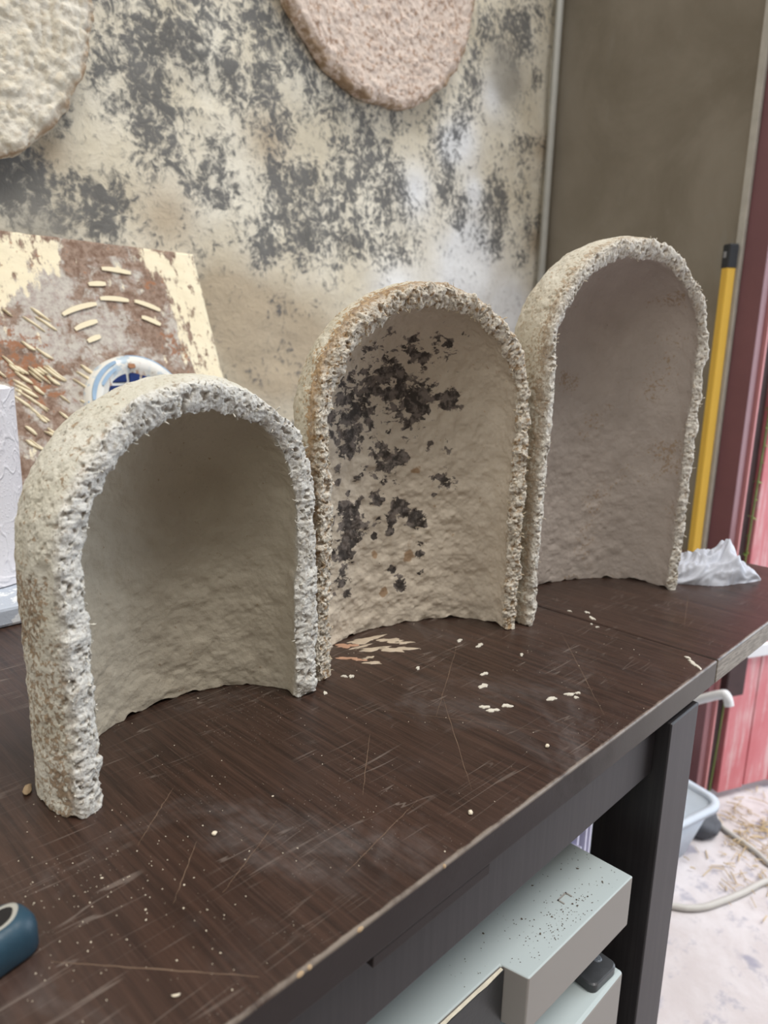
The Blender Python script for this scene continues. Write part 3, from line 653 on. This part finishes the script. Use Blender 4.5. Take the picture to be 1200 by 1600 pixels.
for _k in range(110):
    _t = _r.uniform(0.15, 0.97)*math.pi/2 if _k % 3 else _r.uniform(-0.5, 0.9); _z = _r.uniform(0.03, 0.262)
    _x = -0.0965*math.sin(_t); _c = math.cos(min(max((_z-0.2)/0.0855, 0), 0.97)*math.pi/2)
    ST2.append(((_x*_c, 0.055*math.cos(_t)*_c+0.015, _z), _r.uniform(0.0018, 0.0048), _r.uniform(0.5, 1.0)))
RU2 = [((0.0296,0.0621,0.1449),0.0046,1),((-0.011,0.0655,0.0723),0.0046,1),((0.0263,0.0629,0.0646),0.0069,1),((0.0008,0.0661,0.034),0.0046,1),((0.076,0.0228,0.2285),0.0115,.8),((0.0478,0.0553,0.112),0.0058,.8),((0.0757,0.0328,0.1488),0.0046,.8),((0.0865,0.0079,0.1574),0.0069,1),((0.026,0.0632,0.0768),0.0173,.45),((0.0615,0.0468,0.0133),0.0115,.5),((0.087,0.0039,0.1968),0.0058,1),((0.0541,0.0518,0.0818),0.0173,.4)]
make_arch('arch_shell', 'shortest off-white half-dome arch with clean interior, nearest the camera on the left', -0.3815, 0.172, math.atan2(.028, .187), 0.0995, 0.0730, 0.0965, 0.137, 0.0160,
    dict(out_a=(0.58, 0.55, 0.455), out_b=(0.68, 0.655, 0.58), in_a=(0.48, 0.425, 0.335), in_b=(0.56, 0.505, 0.405), straw_a=(0.11, 0.066, 0.04), straw_b=(0.34, 0.24, 0.15),
         rim_a=(0.70, 0.69, 0.65), rim_b=(0.50, 0.46, 0.39), rim_c=(0.27, 0.215, 0.16), rim_mix=0.85, rim_k=-0.03, brown=1.0, brown_low=0.85, speck=0.3, rag=0.006, fibres=260, fib=(0.62, 0.59, 0.52), in_mid=0.9), 11)
make_arch('arch_shell', 'middle-height half-dome arch with black mould stains inside and amber crinkled rim', -0.172, 0.178, math.atan2(-.041, .208), 0.1095, 0.0640, 0.1020, 0.200, 0.0130,
    dict(out_a=(0.55, 0.50, 0.39), out_b=(0.66, 0.62, 0.52), in_a=(0.56, 0.485, 0.39), in_b=(0.68, 0.60, 0.49), straw_a=(0.17, 0.09, 0.04), straw_b=(0.42, 0.27, 0.13),
         rim_a=(0.68, 0.63, 0.54), rim_b=(0.32, 0.20, 0.095), rim_c=(0.10, 0.065, 0.045), rim_mix=0.9, rim_k=0.03, brown=0.5, rim_brown=1.3, speck=0.6, stains=ST2, rusts=RU2, t_top=0.0165, crinkle=0.0038, rag=0.009, rim_fade=0.006, fibres=420, fib=(0.52, 0.43, 0.30), in_mid=1.4), 37)
make_arch('arch_shell', 'tallest half-dome arch with smooth mauve-grey interior, standing at the table seam', 0.052, 0.128, math.atan2(-.050, .224), 0.1165, 0.0760, 0.1030, 0.255, 0.0108,
    dict(out_a=(0.58, 0.53, 0.43), out_b=(0.70, 0.66, 0.56), in_a=(0.455, 0.395, 0.35), in_b=(0.53, 0.465, 0.415), straw_a=(0.16, 0.10, 0.06), straw_b=(0.40, 0.28, 0.17),
         rim_a=(0.68, 0.645, 0.58), rim_b=(0.40, 0.31, 0.22), rim_c=(0.15, 0.10, 0.07), rim_mix=0.85, brown=0.45, rim_brown=0.8, brown_in=1.3, brown_k=0.7, lean_x=0.006, speck=0.7, t_top=0.0165, crinkle=0.0025, rag=0.006, fibres=300, fib=(0.55, 0.49, 0.40), in_mid=0.7, in_lump=0.7), 71)

# ================================================================== discs hung on the wall
def make_disc(label, cx, cz, rad, mat, seed, amp):
    nr, na = 130, 420; th = 0.026
    rr = np.linspace(0.02, 1, nr)**0.8*rad; aa = np.linspace(0, 2*math.pi, na, endpoint=False)
    RR, AA = np.meshgrid(rr, aa, indexing='ij')
    prof_r = [RR]; prof_y = [np.full_like(RR, -th)]
    for k in range(1, 9):
        prof_r.append(np.full((1, na), rad+0.003*math.sin(k/8*math.pi))); prof_y.append(np.full((1, na), -th*(1-k/8)))
    RR = np.concatenate(prof_r); YY = np.concatenate(prof_y); AA = np.repeat(aa[None], len(RR), 0)
    Pp = np.stack([RR*np.cos(AA), YY, RR*np.sin(AA)], -1).reshape(-1, 3).astype(np.float32)
    edge = sst(RR.ravel(), rad*0.95, rad)
    rg = 1+(fbm(Pp, 45, 4, seed)-0.5)*0.055*sst(RR.ravel(), rad*0.8, rad)
    Q = Pp.copy(); Q[:, [0, 2]] *= rg[:, None]
    front = (YY.ravel() < -0.005)
    Q[:, 1] += front*((fbm(Pp, 85, 4, seed+3, 0.6, True)-0.6)*amp+(fbm(Pp, 20, 3, seed+5)-.5)*amp)+edge*front*0.004
    i = np.arange(len(RR)*na).reshape(len(RR), na); ip = np.roll(i, -1, 1)
    F = np.stack([i[:-1], i[1:], ip[1:], ip[:-1]], -1).reshape(-1, 4)
    me = mesh_np('wall_disc', Q, F, attrs=dict(edge=edge))
    bm = bmesh.new(); bm.from_mesh(me)
    bm.verts.ensure_lookup_table()
    bm.faces.new([bm.verts[k] for k in i[0]]); bm.faces.new([bm.verts[k] for k in i[-1][::-1]])
    bm.to_mesh(me); bm.free()
    o = obj('wall_disc', me, mat, label=label, cat='wall panel', group='round panels hung on the mouldy wall'); o.location = (cx, WY-0.004, cz)
    return o
make_disc('cream lumpy round panel hung on mouldy wall, left one of two', -0.387, 1.415, 0.235, mat_disc('cream_pulp', (0.66, 0.60, 0.48), (0.76, 0.71, 0.61), (0.55, 0.44, 0.30), 0.35), 5, 0.009)
make_disc('pinkish brown-speckled round panel hung high on mouldy wall, right one of two', 0.350, 1.660, 0.245, mat_disc('speckled_pink_pulp', (0.68, 0.55, 0.46), (0.78, 0.66, 0.57), (0.34, 0.19, 0.11), 0.7), 8, 0.006)

# ================================================================== flaking board leaning on the wall
LEAN = R(22)
zt = 1.128; yt = 0.782
Hh = (zt-TZ-0.0052)/math.cos(LEAN)
board = empty('leaning_board', (0, yt-math.sin(LEAN)*Hh, TZ+0.0052), 'flaking brown and cream painted board with a blue and white dish, leaning on the wall', 'board', rot=(-LEAN, 0, 0))
# local frame: x along wall, z up the board, y into the board (front face y=0)
nx, nz = 150, 130
X, Z = np.meshgrid(np.linspace(-0.62, -0.0185, nx), np.linspace(0, Hh, nz))
P = np.c_[X.ravel(), np.zeros(X.size), Z.ravel()].astype(np.float32)
dd = Hh-P[:, 2]
def bl(L): return blobs(np.c_[P[:, 0], dd], L)
cream = np.clip(bl([(-0.05, .03, .035), (-.045, .09, .03), (-.032, .15, .03), (-.085, .018, .02), (-.24, .023, .03), (-.275, .036, .035), (-.30, .06, .03), (-.04, .2, .03), (-.35, .05, .06), (-.4, .12, .05)])*0.9+0.5*sst(P[:, 0], -.085, -.03), 0, 1)
grey = bl([(-.233, .069, .035), (-.254, .128, .03), (-.25, .1, .03), (-.21, .13, .03), (-.17, .12, .03), (-.22, .2, .03)])
brown = bl([(-.30, .15, .04), (-.27, .19, .03), (-.09, .13, .015), (-.075, .15, .015), (-.1, .05, .015)])
P[:, 1] = (fbm(P, 50, 4, 4)-0.5)*0.003
i = np.arange(nx*nz).reshape(nz, nx)
F = np.stack([i[:-1, :-1], i[:-1, 1:], i[1:, 1:], i[1:, :-1]], -1).reshape(-1, 4)
bo = obj('painted_panel', mesh_np('painted_panel', P, F, attrs=dict(cream=cream, grey=grey, brown=brown)), mat_board(), board)
s = bo.modifiers.new('thickness', 'SOLIDIFY'); s.thickness = 0.012; s.offset = -1
DX, DD, DR_ = -0.157, 0.227, 0.070
def bz(dn): return Hh-dn
# round dish let into the board
V, F = lathe([(0.0005, .004), (0.030, .004), (0.044, .006), (0.050, .011), (0.056, .0135), (0.064, .012), (0.0695, .007), (0.071, .0)], 72)
V = [(DX+x, -z, bz(DD)+y) for x, y, z in V]
dish = obj('ceramic_dish', mesh_np('ceramic_dish', V, F), M['dish'], board)
def glaze(pts, y, mat, parent, nm='glaze_patch'):
    bm = bmesh.new(); f = bm.faces.new([bm.verts.new((x, y, bz(q))) for x, q in pts])
    r = bmesh.ops.extrude_face_region(bm, geom=[f])
    for v in r['geom']:
        if isinstance(v, bmesh.types.BMVert): v.co.y = y+0.003
    bmesh.ops.bevel(bm, geom=[e for e in bm.edges], offset=0.0008, segments=2, affect='EDGES')
    return obj(nm, bm_mesh(nm, bm), mat, parent)
for pts in ([(-.187, .1835), (-.178, .179), (-.1665, .178), (-.168, .1935), (-.189, .1945)], [(-.163, .179), (-.148, .183), (-.153, .199), (-.1645, .196)], [(-.1445, .184), (-.126, .193), (-.135, .203), (-.150, .200)],
            [(-.193, .198), (-.168, .198), (-.166, .212), (-.178, .224), (-.198, .220)], [(-.163, .201), (-.140, .205), (-.138, .225), (-.161, .222)], [(-.134, .208), (-.121, .2), (-.115, .222), (-.132, .226)]):
    glaze(pts, -0.0075, M['cobalt'], dish)
def arc_strip(r0, r1, a0, a1, y, mat, parent, nm, h=0.0025, n=14):
    bm = bmesh.new(); lo = []
    for k in range(n+1):
        t = k/n; a = R(a0+(a1-a0)*t); wv = 0.12*math.sin(7*t)+0.0
        ri, ro = r0+(r1-r0)*max(0, 0.15*(2*abs(t-.5))**3+wv*0.3), r1-(r1-r0)*0.2*(2*abs(t-.5))**3
        lo.append((bm.verts.new((DX+ri*math.cos(a), y, bz(DD)+ri*math.sin(a))), bm.verts.new((DX+ro*math.cos(a), y, bz(DD)+ro*math.sin(a)))))
    fs = [bm.faces.new((p[0], p[1], q[1], q[0])) for p, q in zip(lo, lo[1:])]
    r = bmesh.ops.extrude_face_region(bm, geom=fs)
    for v in r['geom']:
        if isinstance(v, bmesh.types.BMVert): v.co.y -= h
    return obj(nm, bm_mesh(nm, bm), mat, parent)
arc_strip(.060, .0655, 112, 172, -0.011, M['dishb'], dish, 'blue_band', .003)
arc_strip(.0525, .0570, 118, 150, -0.0112, M['dishb'], dish, 'blue_band', .003)
arc_strip(.0660, .0690, 96, 30, -0.006, M['dishb'], dish, 'blue_band', .003)
arc_strip(.0660, .0690, 172, 200, -0.006, M['dishb'], dish, 'blue_band', .003)
arc_strip(.040, .048, 160, 178, -0.005, M['rustg'], dish, 'rust_patch', .003)
arc_strip(.050, .056, 88, 98, -0.0105, M['rustg'], dish, 'rust_patch', .003)
# raised cream strokes curving round the dish
for r0, a0, a1 in ((.1395, 120, 100), (.146, 97, 82), (.1475, 79, 65), (.1175, 120, 104), (.127, 75, 63), (.098, 118, 107), (.187, 92, 80), (.166, 100, 92)):
    arc_strip(r0, r0+.0065, a0, a1, -0.001, M['creamp'], board, 'paint_stroke', .0010)
# slanting flakes of cream bark-like paint, lower left
rnd = random.Random(4)
for k in range(70):
    x = -0.30+rnd.random()*0.095; dn = 0.165+rnd.random()*0.17
    if k >= 56: x = -0.34+rnd.random()*0.09; dn = 0.09+rnd.random()*0.09
    ln = rnd.uniform(.006, .016); wd = rnd.uniform(.0010, .0022); a = R(-42+rnd.uniform(-8, 8))
    ca, sa = math.cos(a), math.sin(a); pts = []
    for q in range(10):
        t = 2*math.pi*q/10; u, v = ln*math.cos(t), wd*math.sin(t)*(1+0.3*math.sin(3*t+k))
        pts.append((x+u*ca-v*sa, dn-(u*sa+v*ca)))
    glaze(pts, -0.0022, M['creamp'], board, 'paint_flake')

# ================================================================== paper towel roll on a painted block
blk = box('painted_block', (-0.56, -0.33, 0.466, 0.626, TZ+0.0003, 0.7685), M['base'], bev=0.003, label='low painted block in chipped blue-grey and white under the paper roll', cat='block')
roll = empty('paper_roll', (-0.4025, 0.571, 0.7688), 'white embossed paper towel roll standing on the painted block', 'paper roll')
V, F = lathe([(0.019, .0), (0.0472, .0), (0.0485, .002), (0.0483, .06), (0.0479, .13), (0.0472, .184), (0.046, .187), (0.042, .1885), (0.019, .1885)], 96)
obj('paper', mesh_np('paper', V, F), M['paper'], roll)
V, F = lathe([(0.0165, 0.0), (0.0188, 0.0), (0.0188, .188), (0.0165, .188), (0.0165, 0.0)], 40)
obj('cardboard_core', mesh_np('cardboard_core', V, F), M['core'], roll)
# outermost sheet peeling away in a curve
na, nh = 26, 22; V = []; F = []
for h in range(nh):
    for k in range(na):
        t = k/(na-1); a = R(-95+t*95); z = 0.001+h/(nh-1)*0.186*(1-0.0*t)
        lift = 0.0008+0.006*max(0, 1-h/(nh*0.45))*t**2
        V.append(((0.0485+lift)*math.cos(a), (0.0485+lift)*math.sin(a), z))
for h in range(nh-1):
    for k in range(na-1): F.append((h*na+k, h*na+k+1, (h+1)*na+k+1, (h+1)*na+k))
obj('loose_sheet', mesh_np('loose_sheet', V, F), M['paper'], roll)

# ================================================================== blue handle, front left
hd = empty('blue_handle', (-0.5268, 0.0895, TZ), 'petrol blue tool handle with a grey-ringed hole, front left corner of the table', 'tool', rot=(0, 0, R(12)))
def nose(ins):
    x1, y0, y1, r = 0.0050-ins, -0.0065+ins, 0.0160-ins, 0.0085-ins*0.75
    o_ = [(-0.095+ins, y1), (-0.095+ins, y0)]
    for cx_, cy_, a0 in ((x1-r, y0+r, -90), (x1-r*1.2, y1-r*1.2, 0)):
        rr_ = r if a0 < 0 else r*1.2
        for k in range(9): a = R(a0+90*k/8); o_.append((cx_+rr_*math.cos(a), cy_+rr_*math.sin(a)))
    return o_
bm = bmesh.new(); rs = [[bm.verts.new((x, y, z)) for x, y in nose(i_)] for i_, z in ((.0015, .0004), (0, .002), (0, .0105), (.0006, .0135), (.0020, .0162), (.0042, .0178), (.0065, .0182))]
for p, q in zip(rs, rs[1:]):
    for k in range(len(p)): bm.faces.new((p[k], p[(k+1) % len(p)], q[(k+1) % len(p)], q[k]))
bm.faces.new(rs[0][::-1]); bm.faces.new(rs[-1])
obj('handle_body', bm_mesh('handle_body', bm, True), M['blue'], hd)
def tear(t, r): 
    k = 1+0.28*max(0, math.cos(t-0.5))**6
    return (-0.0105+r*1.25*k*math.cos(t), 0.0045+r*0.80*k*math.sin(t))
bm = bmesh.new(); n = 40; rings = []
for r, z in ((.0076, .0181), (.0074, .0186), (.0062, .0186), (.0058, .0184)):
    rings.append([bm.verts.new((*tear(2*math.pi*k/n, r), z)) for k in range(n)])
for p, q in zip(rings, rings[1:]):
    for k in range(n): bm.faces.new((p[k], p[(k+1) % n], q[(k+1) % n], q[k]))
obj('hole_ring', bm_mesh('hole_ring', bm, True), M['ringm'], hd)
bm = bmesh.new(); bm.faces.new([bm.verts.new((*tear(2*math.pi*k/n, .0060), .01845)) for k in range(n)])
obj('hole', bm_mesh('hole', bm), M['hole'], hd)

# ================================================================== metal cabinet under the table
cab = empty('metal_cabinet', (-0.4, 0.15, 0.0), 'pale grey metal cabinet with a notched top under the table', 'cabinet')
def cpart(nm, bm, mat, parent=cab):
    me = bm_mesh(nm, bm); me.transform(Matrix.Translation((0.4, -0.15, 0))); return obj(nm, me, mat, parent)
POLY = [(-0.126, 0.0), (-0.263, 0.0035), (-0.267, 0.0226), (-0.80, 0.0362), (-0.80, 0.36), (-0.126, 0.36)]
ct = cpart('top_shelf', prism(POLY, 0.566, 0.610, 0.0012, 3), M['metal'])
ct.data.materials.append(M['metal_shaded'])
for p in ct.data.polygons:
    if abs(p.normal.z) < 0.5: p.material_index = 1  # upright faces take the painted shaded tone
cpart('dark_panel', prism([(-0.2673, 0.0194), (-0.80, 0.033), (-0.80, 0.0361), (-0.2673, 0.0225)], 0.05, 0.6085, 0.0004), M['dark'])
bm = bmesh.new(); rnd = random.Random(8); prev = None
for k in range(61):
    x = -0.2690-k*0.0085; y = 0.0193+(-0.267-x)*0.0255
    a = bm.verts.new((x, y+0.0019, 0.6103)); b = bm.verts.new((x, y+0.0004+rnd.uniform(-.0006, 0), 0.6088+rnd.uniform(-.0004, .0012)))
    if prev: bm.faces.new((prev[0], prev[1], b, a))
    prev = (a, b)
cpart('frayed_tape', bm, M['tape'])
lb = cpart('lower_drawer', box_bm(-0.80, -0.123, 0.0, 0.36, 0.04, 0.521, 0.003, 3), M['metal'])
lb.data.materials.append(M['metal_shaded'])
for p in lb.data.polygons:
    if abs(p.normal.z) < 0.5: p.material_index = 1  # shaded tone on the uprights, lit tone stays on top
cpart('back_post', box_bm(-0.80, -0.20, 0.10, 0.36, 0.5205, 0.5665), M['metal_shaded'])
for x in (-0.78, -0.16):
    for y in (0.03, 0.33): cpart('foot', box_bm(x-0.015, x+0.015, y-0.015, y+0.015, 0.0, 0.0405, 0.002), M['dark'])
# stamped catch on the top and the rust ring on the dark panel
bm = bmesh.new()
for (x0, x1, y0, y1) in ((-.1905, -.1790, .0262, .0272), (-.1905, -.1895, .0215, .0272), (-.1800, -.1790, .0215, .0272)):
    for v in bmesh.ops.create_cube(bm, size=1)['verts']:
        v.co = Vector(((x0+x1)/2+v.co.x*(x1-x0), (y0+y1)/2+v.co.y*(y1-y0), 0.6103+v.co.z*0.0006))
cpart('stamped_catch', bm, M['metal_shaded'], cab)
bm = tube_bm([(-.305+.006*math.cos(t), .0200, .520+.009*math.sin(t)) for t in [k*0.3 for k in range(19)]], 0.0006, 6)
cpart('rust_mark', bm, M['rust'])
bm = bmesh.new(); rnd = random.Random(2)
for k in range(260):
    cl = rnd.random()
    if cl < 0.55: x, y = rnd.gauss(-0.205, 0.022), rnd.gauss(0.016, 0.007)
    else: x, y = rnd.uniform(-.30, -.13), rnd.uniform(0.004, 0.05)
    if not (-0.262 < x < -0.128 and 0.004 < y < 0.06) and not (y > 0.028 and x < -0.128): continue
    s_ = rnd.uniform(.00014, .00036)*(2.0 if rnd.random() < .06 else 1)
    vs = bmesh.ops.create_icosphere(bm, subdivisions=1, radius=s_)['verts']
    q = rnd.uniform(1, 2.2); aa = rnd.uniform(0, 3)
    for v in vs: v.co = Vector((x+v.co.x*q*math.cos(aa)-v.co.y*math.sin(aa), y+v.co.x*q*math.sin(aa)+v.co.y*math.cos(aa), 0.6101+(v.co.z+s_)*.5))
obj('dark_crumbs', bm_mesh('dark_crumbs', bm), M['speck'], kind='stuff', label='scattered dark crumbs and dirt on the grey metal cabinet top', cat='crumbs')
# small black gadget lying on the lower box
g = empty('black_gadget', (-0.142, 0.046, 0.5211), 'small scuffed black gadget with a round lens on the lower drawer', 'gadget', rot=(0, 0, R(-4)))
bm = loft([(.0160, .041, .006, 0.0), (.0170, .042, .006, .0008), (.0170, .042, .006, .0070), (.0160, .041, .006, .0080)])
obj('gadget_body', bm_mesh('gadget_body', bm), M['gadget'], g)
V, F = lathe([(0.0005, .0002), (.0018, .0002), (.0026, .0009), (.0034, .0009), (.0040, .0)], 28)
ln = obj('lens', mesh_np('lens', V, F), M['lens'], g); ln.location = (0.0085, -0.028, 0.0080)

# bundle of white sheets standing under the leaf
pb = empty('sheet_bundle', (0.10, 0.17, 0.0), 'white lilac sheets in a ridged binder standing on the floor behind the table leg', 'papers', rot=(0, 0, R(20)))
for k in range(5):
    box('sheet', (-0.075+k*0.022, -0.060+k*0.022, -0.02+0.006*(k % 2), 0.20, 0.0, 0.47+0.008*(k % 3)), M['paper_bundle'], pb, 0.001)
bm = bmesh.new()
for k in range(40):
    for v in bmesh.ops.create_cube(bm, size=1)['verts']: v.co = Vector((0.055+v.co.x*0.010, -0.004+v.co.y*0.012, 0.25+k*0.006+v.co.z*0.004))
for v in bmesh.ops.create_cube(bm, size=1)['verts']: v.co = Vector((0.056+v.co.x*0.008, 0.08+v.co.y*0.16, 0.245+v.co.z*0.49))
obj('ridged_spine', bm_mesh('ridged_spine', bm), M['spine'], pb)

# ================================================================== crumpled bag on the leaf
ns, nt = 90, 60; bm = bmesh.new(); gridv = []
for i_ in range(ns+1):
    u = -1+2*i_/ns; row = []
    hgt = 0.030*(1-abs(u)**2.6)+0.003 + 0.016*math.exp(-((u-0.40)/0.16)**2) - 0.006*math.exp(-((u-0.62)/0.07)**2)
    wid = 0.034*(1-0.55*max(0, u)**2-0.35*max(0, -u)**3)
    for j_ in range(nt+1):
        t = math.pi*j_/nt; c_, s_ = math.cos(t), math.sin(t)
        q = Vector((u*3.0, t*1.3, 0))
        fold = abs(mnoise.noise(Vector((u*2.2+t*0.9, t*1.7-u*1.1, 3.3)))) + 0.5*abs(mnoise.noise(Vector((u*6.5+t*2.0, t*2.6, 7.7))))
        k = 1-0.55*fold
        x = u*0.057+0.006*c_*(1-u*u)+0.004*mnoise.noise(q+Vector((5, 5, 5)))
        row.append(bm.verts.new((x, c_*wid*(0.75+0.35*k), max(0.0, s_**0.8*hgt*k))))
    gridv.append(row)
for a_, b_ in zip(gridv, gridv[1:]):
    for j_ in range(nt): bm.faces.new((a_[j_], a_[j_+1], b_[j_+1], b_[j_]))
me = bm_mesh('plastic_bag', bm, True)
bag = obj('plastic_bag', me, M['bag'], label='crumpled translucent white plastic bag on the drop leaf behind tallest arch', cat='bag')
bag.location = (0.236, 0.100, TZ+0.0004); bag.rotation_euler = (0, 0, R(-42))

# ================================================================== yellow pole by the doorway
pole = empty('yellow_pole', (0.897, 0.362, 0.0), 'yellow square pole with black end cap standing against cement wall by doorway', 'pole', rot=(0, 0, R(-35)))
obj('pole_shaft', bm_mesh('pole_shaft', box_bm(-0.009, 0.009, -0.0095, 0.0095, 0.0, 1.175, 0.002)), M['yellow'], pole)
cp = obj('end_cap', bm_mesh('end_cap', box_bm(-0.0102, 0.0102, -0.0108, 0.0108, 1.168, 1.213, 0.003, 3)), M['cap'], pole)
obj('cap_mark', bm_mesh('cap_mark', box_bm(-0.0106, -0.0100, -0.003, 0.005, 1.188, 1.199, 0.0002)), M['capw'], cp)

# ================================================================== floor things beyond the leg
# white pipe rising behind the table leg and bending over
pts = spline([(0.880, 0.50, 0.008), (0.880, 0.50, 0.15), (0.876, 0.46, 0.235), (0.860, 0.36, 0.262), (0.852, 0.262, 0.326), (0.850, 0.245, 0.330), (0.849, 0.237, 0.312)], 6)
obj('white_pipe', bm_mesh('white_pipe', tube_bm(pts, 0.0095, 14), True), M['white'], label='white plastic pipe bending over beside the maroon door post', cat='pipe')
# tub
tub = empty('plastic_tub', (0.70, 0.345, 0.0), 'frosted blue-white plastic tub on the floor behind the table leg', 'tub', rot=(0, 0, R(-14)))
obj('tub_body', bm_mesh('tub_body', loft([(.095, .07, .02, 0), (.135, .098, .03, .118), (.132, .095, .03, .118), (.093, .068, .02, .003)]), True), M['tub'], tub)
obj('tub_rim', bm_mesh('tub_rim', loft([(.135, .098, .03, .112), (.146, .109, .04, .112), (.146, .109, .04, .124), (.132, .095, .03, .124), (.132, .095, .03, .112)], False), True), M['tub'], tub)
bm = bmesh.new(); bmesh.ops.create_icosphere(bm, subdivisions=4, radius=1)
for v in bm.verts:
    k = 1+0.18*mnoise.noise(v.co*1.5)+0.06*mnoise.noise(v.co*5); v.co = Vector((v.co.x*.042*k, v.co.y*.034*k, max(-.02, v.co.z*.030*k)+.02))
st = obj('dark_stone', bm_mesh('dark_stone', bm, True), M['rock'], label='dark grey rounded stone on the floor beside the plastic tub', cat='stone'); st.location = (0.868, 0.262, 0.0)
# hoses
obj('hose', bm_mesh('hose', tube_bm(spline([(0.40, 0.46, .007), (0.52, 0.34, .007), (0.599, 0.212, .007), (0.615, 0.189, .007), (0.640, 0.169, .007), (0.682, 0.150, .007), (0.730, 0.132, .007), (0.801, 0.108, .007), (0.83, 0.07, .007), (0.835, 0.0, .007), (0.80, -0.2, .007)], 8), 0.0062, 12), True),
    M['hose'], label='pale grey hose curving across the concrete, nearer one', cat='hose')
obj('hose', bm_mesh('hose', tube_bm(spline([(0.93, 0.255, .006), (0.905, 0.232, .006), (0.886, 0.184, .006), (0.872, 0.150, .006), (0.854, 0.116, .006), (0.875, 0.075, .006), (0.95, 0.0, .006), (1.1, -0.15, .006)], 8), 0.0055, 12), True),
    M['hose'], label='pale hose lying among the straw by the red door', cat='hose')
# straw litter
bm = bmesh.new(); rnd = random.Random(12)
for k in range(420):
    x, y = rnd.gauss(0.93, 0.10), rnd.gauss(0.15, 0.09)
    if y > 0.25 or (x-0.868)**2+(y-0.262)**2 < 0.0025: continue
    a = rnd.uniform(0, 6.28); l = rnd.uniform(.008, .035); w_ = rnd.uniform(.0006, .0014); h = rnd.uniform(.0005, .007)
    e = Vector((math.cos(a), math.sin(a), rnd.uniform(-.1, .1)))*l
    tube_bm([Vector((x, y, h+.002))-e*.5, Vector((x, y, h+.003)), Vector((x, y, h+.002))+e*.5], w_, 4, bm)
obj('straw_litter', bm_mesh('straw_litter', bm), M['straw'], kind='stuff', label='loose straw scattered on the concrete in front of the red door', cat='straw')
# a creeper showing in the gap of the door
rnd = random.Random(3)
cr = empty('creeper', (0.985, 0.295, 0.0), 'thin green creeper growing in the gap beside the red door', 'plant')
stem = spline([(0, 0, 0), (0.006, -0.006, .3), (-0.002, -0.010, .6), (0.003, -0.014, .9), (0, -0.012, 1.15)], 8)
obj('stem', bm_mesh('stem', tube_bm(stem, 0.0018, 6)), M['leafg'], cr)
bm = bmesh.new()
for k in range(60):
    p = stem[rnd.randrange(8, len(stem))]; a = rnd.uniform(0, 6.28); l = rnd.uniform(.006, .011)
    dr = Vector((math.cos(a)*.6, math.sin(a), rnd.uniform(-.6, .4))).normalized(); sd = dr.cross(Vector((0, 0, 1))).normalized()*l*.5
    vs = [bm.verts.new(p), bm.verts.new(p+dr*l*.5+sd), bm.verts.new(p+dr*l*1.1), bm.verts.new(p+dr*l*.5-sd+Vector((0, 0, .001)))]
    bm.faces.new(vs)
obj('leaf', bm_mesh('leaf', bm), M['leafg'], cr, kind='stuff')

# ================================================================== crumbs on the table
rnd = random.Random(21); bm = bmesh.new()
for k in range(420):
    x, y = rnd.uniform(-.56, -.02), rnd.uniform(.004, .26)
    if rnd.random() < 0.35: x, y = rnd.gauss(-.49, .03), rnd.gauss(.09, .03)
    if not 0.003 < y: continue
    s_ = rnd.choice([.00012, .00018, .00024, .0003])*(2.2 if rnd.random() < .04 else 1)
    vs = bmesh.ops.create_icosphere(bm, subdivisions=1, radius=s_)['verts']; q = rnd.uniform(.7, 1.8); a = rnd.uniform(0, 3)
    for v in vs: v.co = Vector((x+v.co.x*q*math.cos(a)-v.co.y*math.sin(a), y+v.co.x*q*math.sin(a)+v.co.y*math.cos(a), TZ+(v.co.z+s_)*.6))
obj('pale_crumbs', bm_mesh('pale_crumbs', bm), M['crumb'], kind='stuff', label='tiny cream crumbs scattered over the dark table top', cat='crumbs')
for nm, lb_, c_, (x, y), (sx, sy, sz), an, mt in (
    ('wood_chip', 'tan wood chip beside the left foot of the shortest arch', 'chip', (-0.4862, 0.2030), (.0052, .0022, .0014), 1.1, 'chip'),
    ('wood_curl', 'curled pale shaving near the front left table edge', 'shaving', (-0.4942, 0.0252), (.0017, .0005, .0005), -.5, 'crumb'),
    ('plaster_crumb', 'cream crumb lying in front of the shortest arch opening', 'crumb', (-0.4304, 0.098), (.0014, .0012, .0010), .3, 'crumb'),
    ('plaster_crumb', 'cream crumb nearest the front table edge, below the paint spots', 'crumb', (-0.3187, 0.0163), (.0016, .0013, .0010), .9, 'crumb'),
    ('plaster_crumb', 'round cream crumb near the front edge above the grey cabinet', 'crumb', (-0.2273, 0.0245), (.0017, .0014, .0011), .2, 'crumb')):
    bm = bmesh.new(); bmesh.ops.create_icosphere(bm, subdivisions=3, radius=1)
    for v in bm.verts:
        k = 1+.35*mnoise.noise(v.co*1.7+Vector((x*90, y*50, 0)))
        u, w_ = v.co.x*sx*k, v.co.y*sy*k+(0.35*sx*(v.co.x**2) if nm == 'wood_curl' else 0)
        v.co = Vector((u, w_, (v.co.z*k+1)*sz))
    mn = min(v.co.z for v in bm.verts)
    for v in bm.verts: v.co.z -= mn
    o = obj(nm, bm_mesh(nm, bm, True), M[mt], label=lb_, cat=c_); o.location = (x, y, TZ+.0001); o.rotation_euler = (0, 0, an)
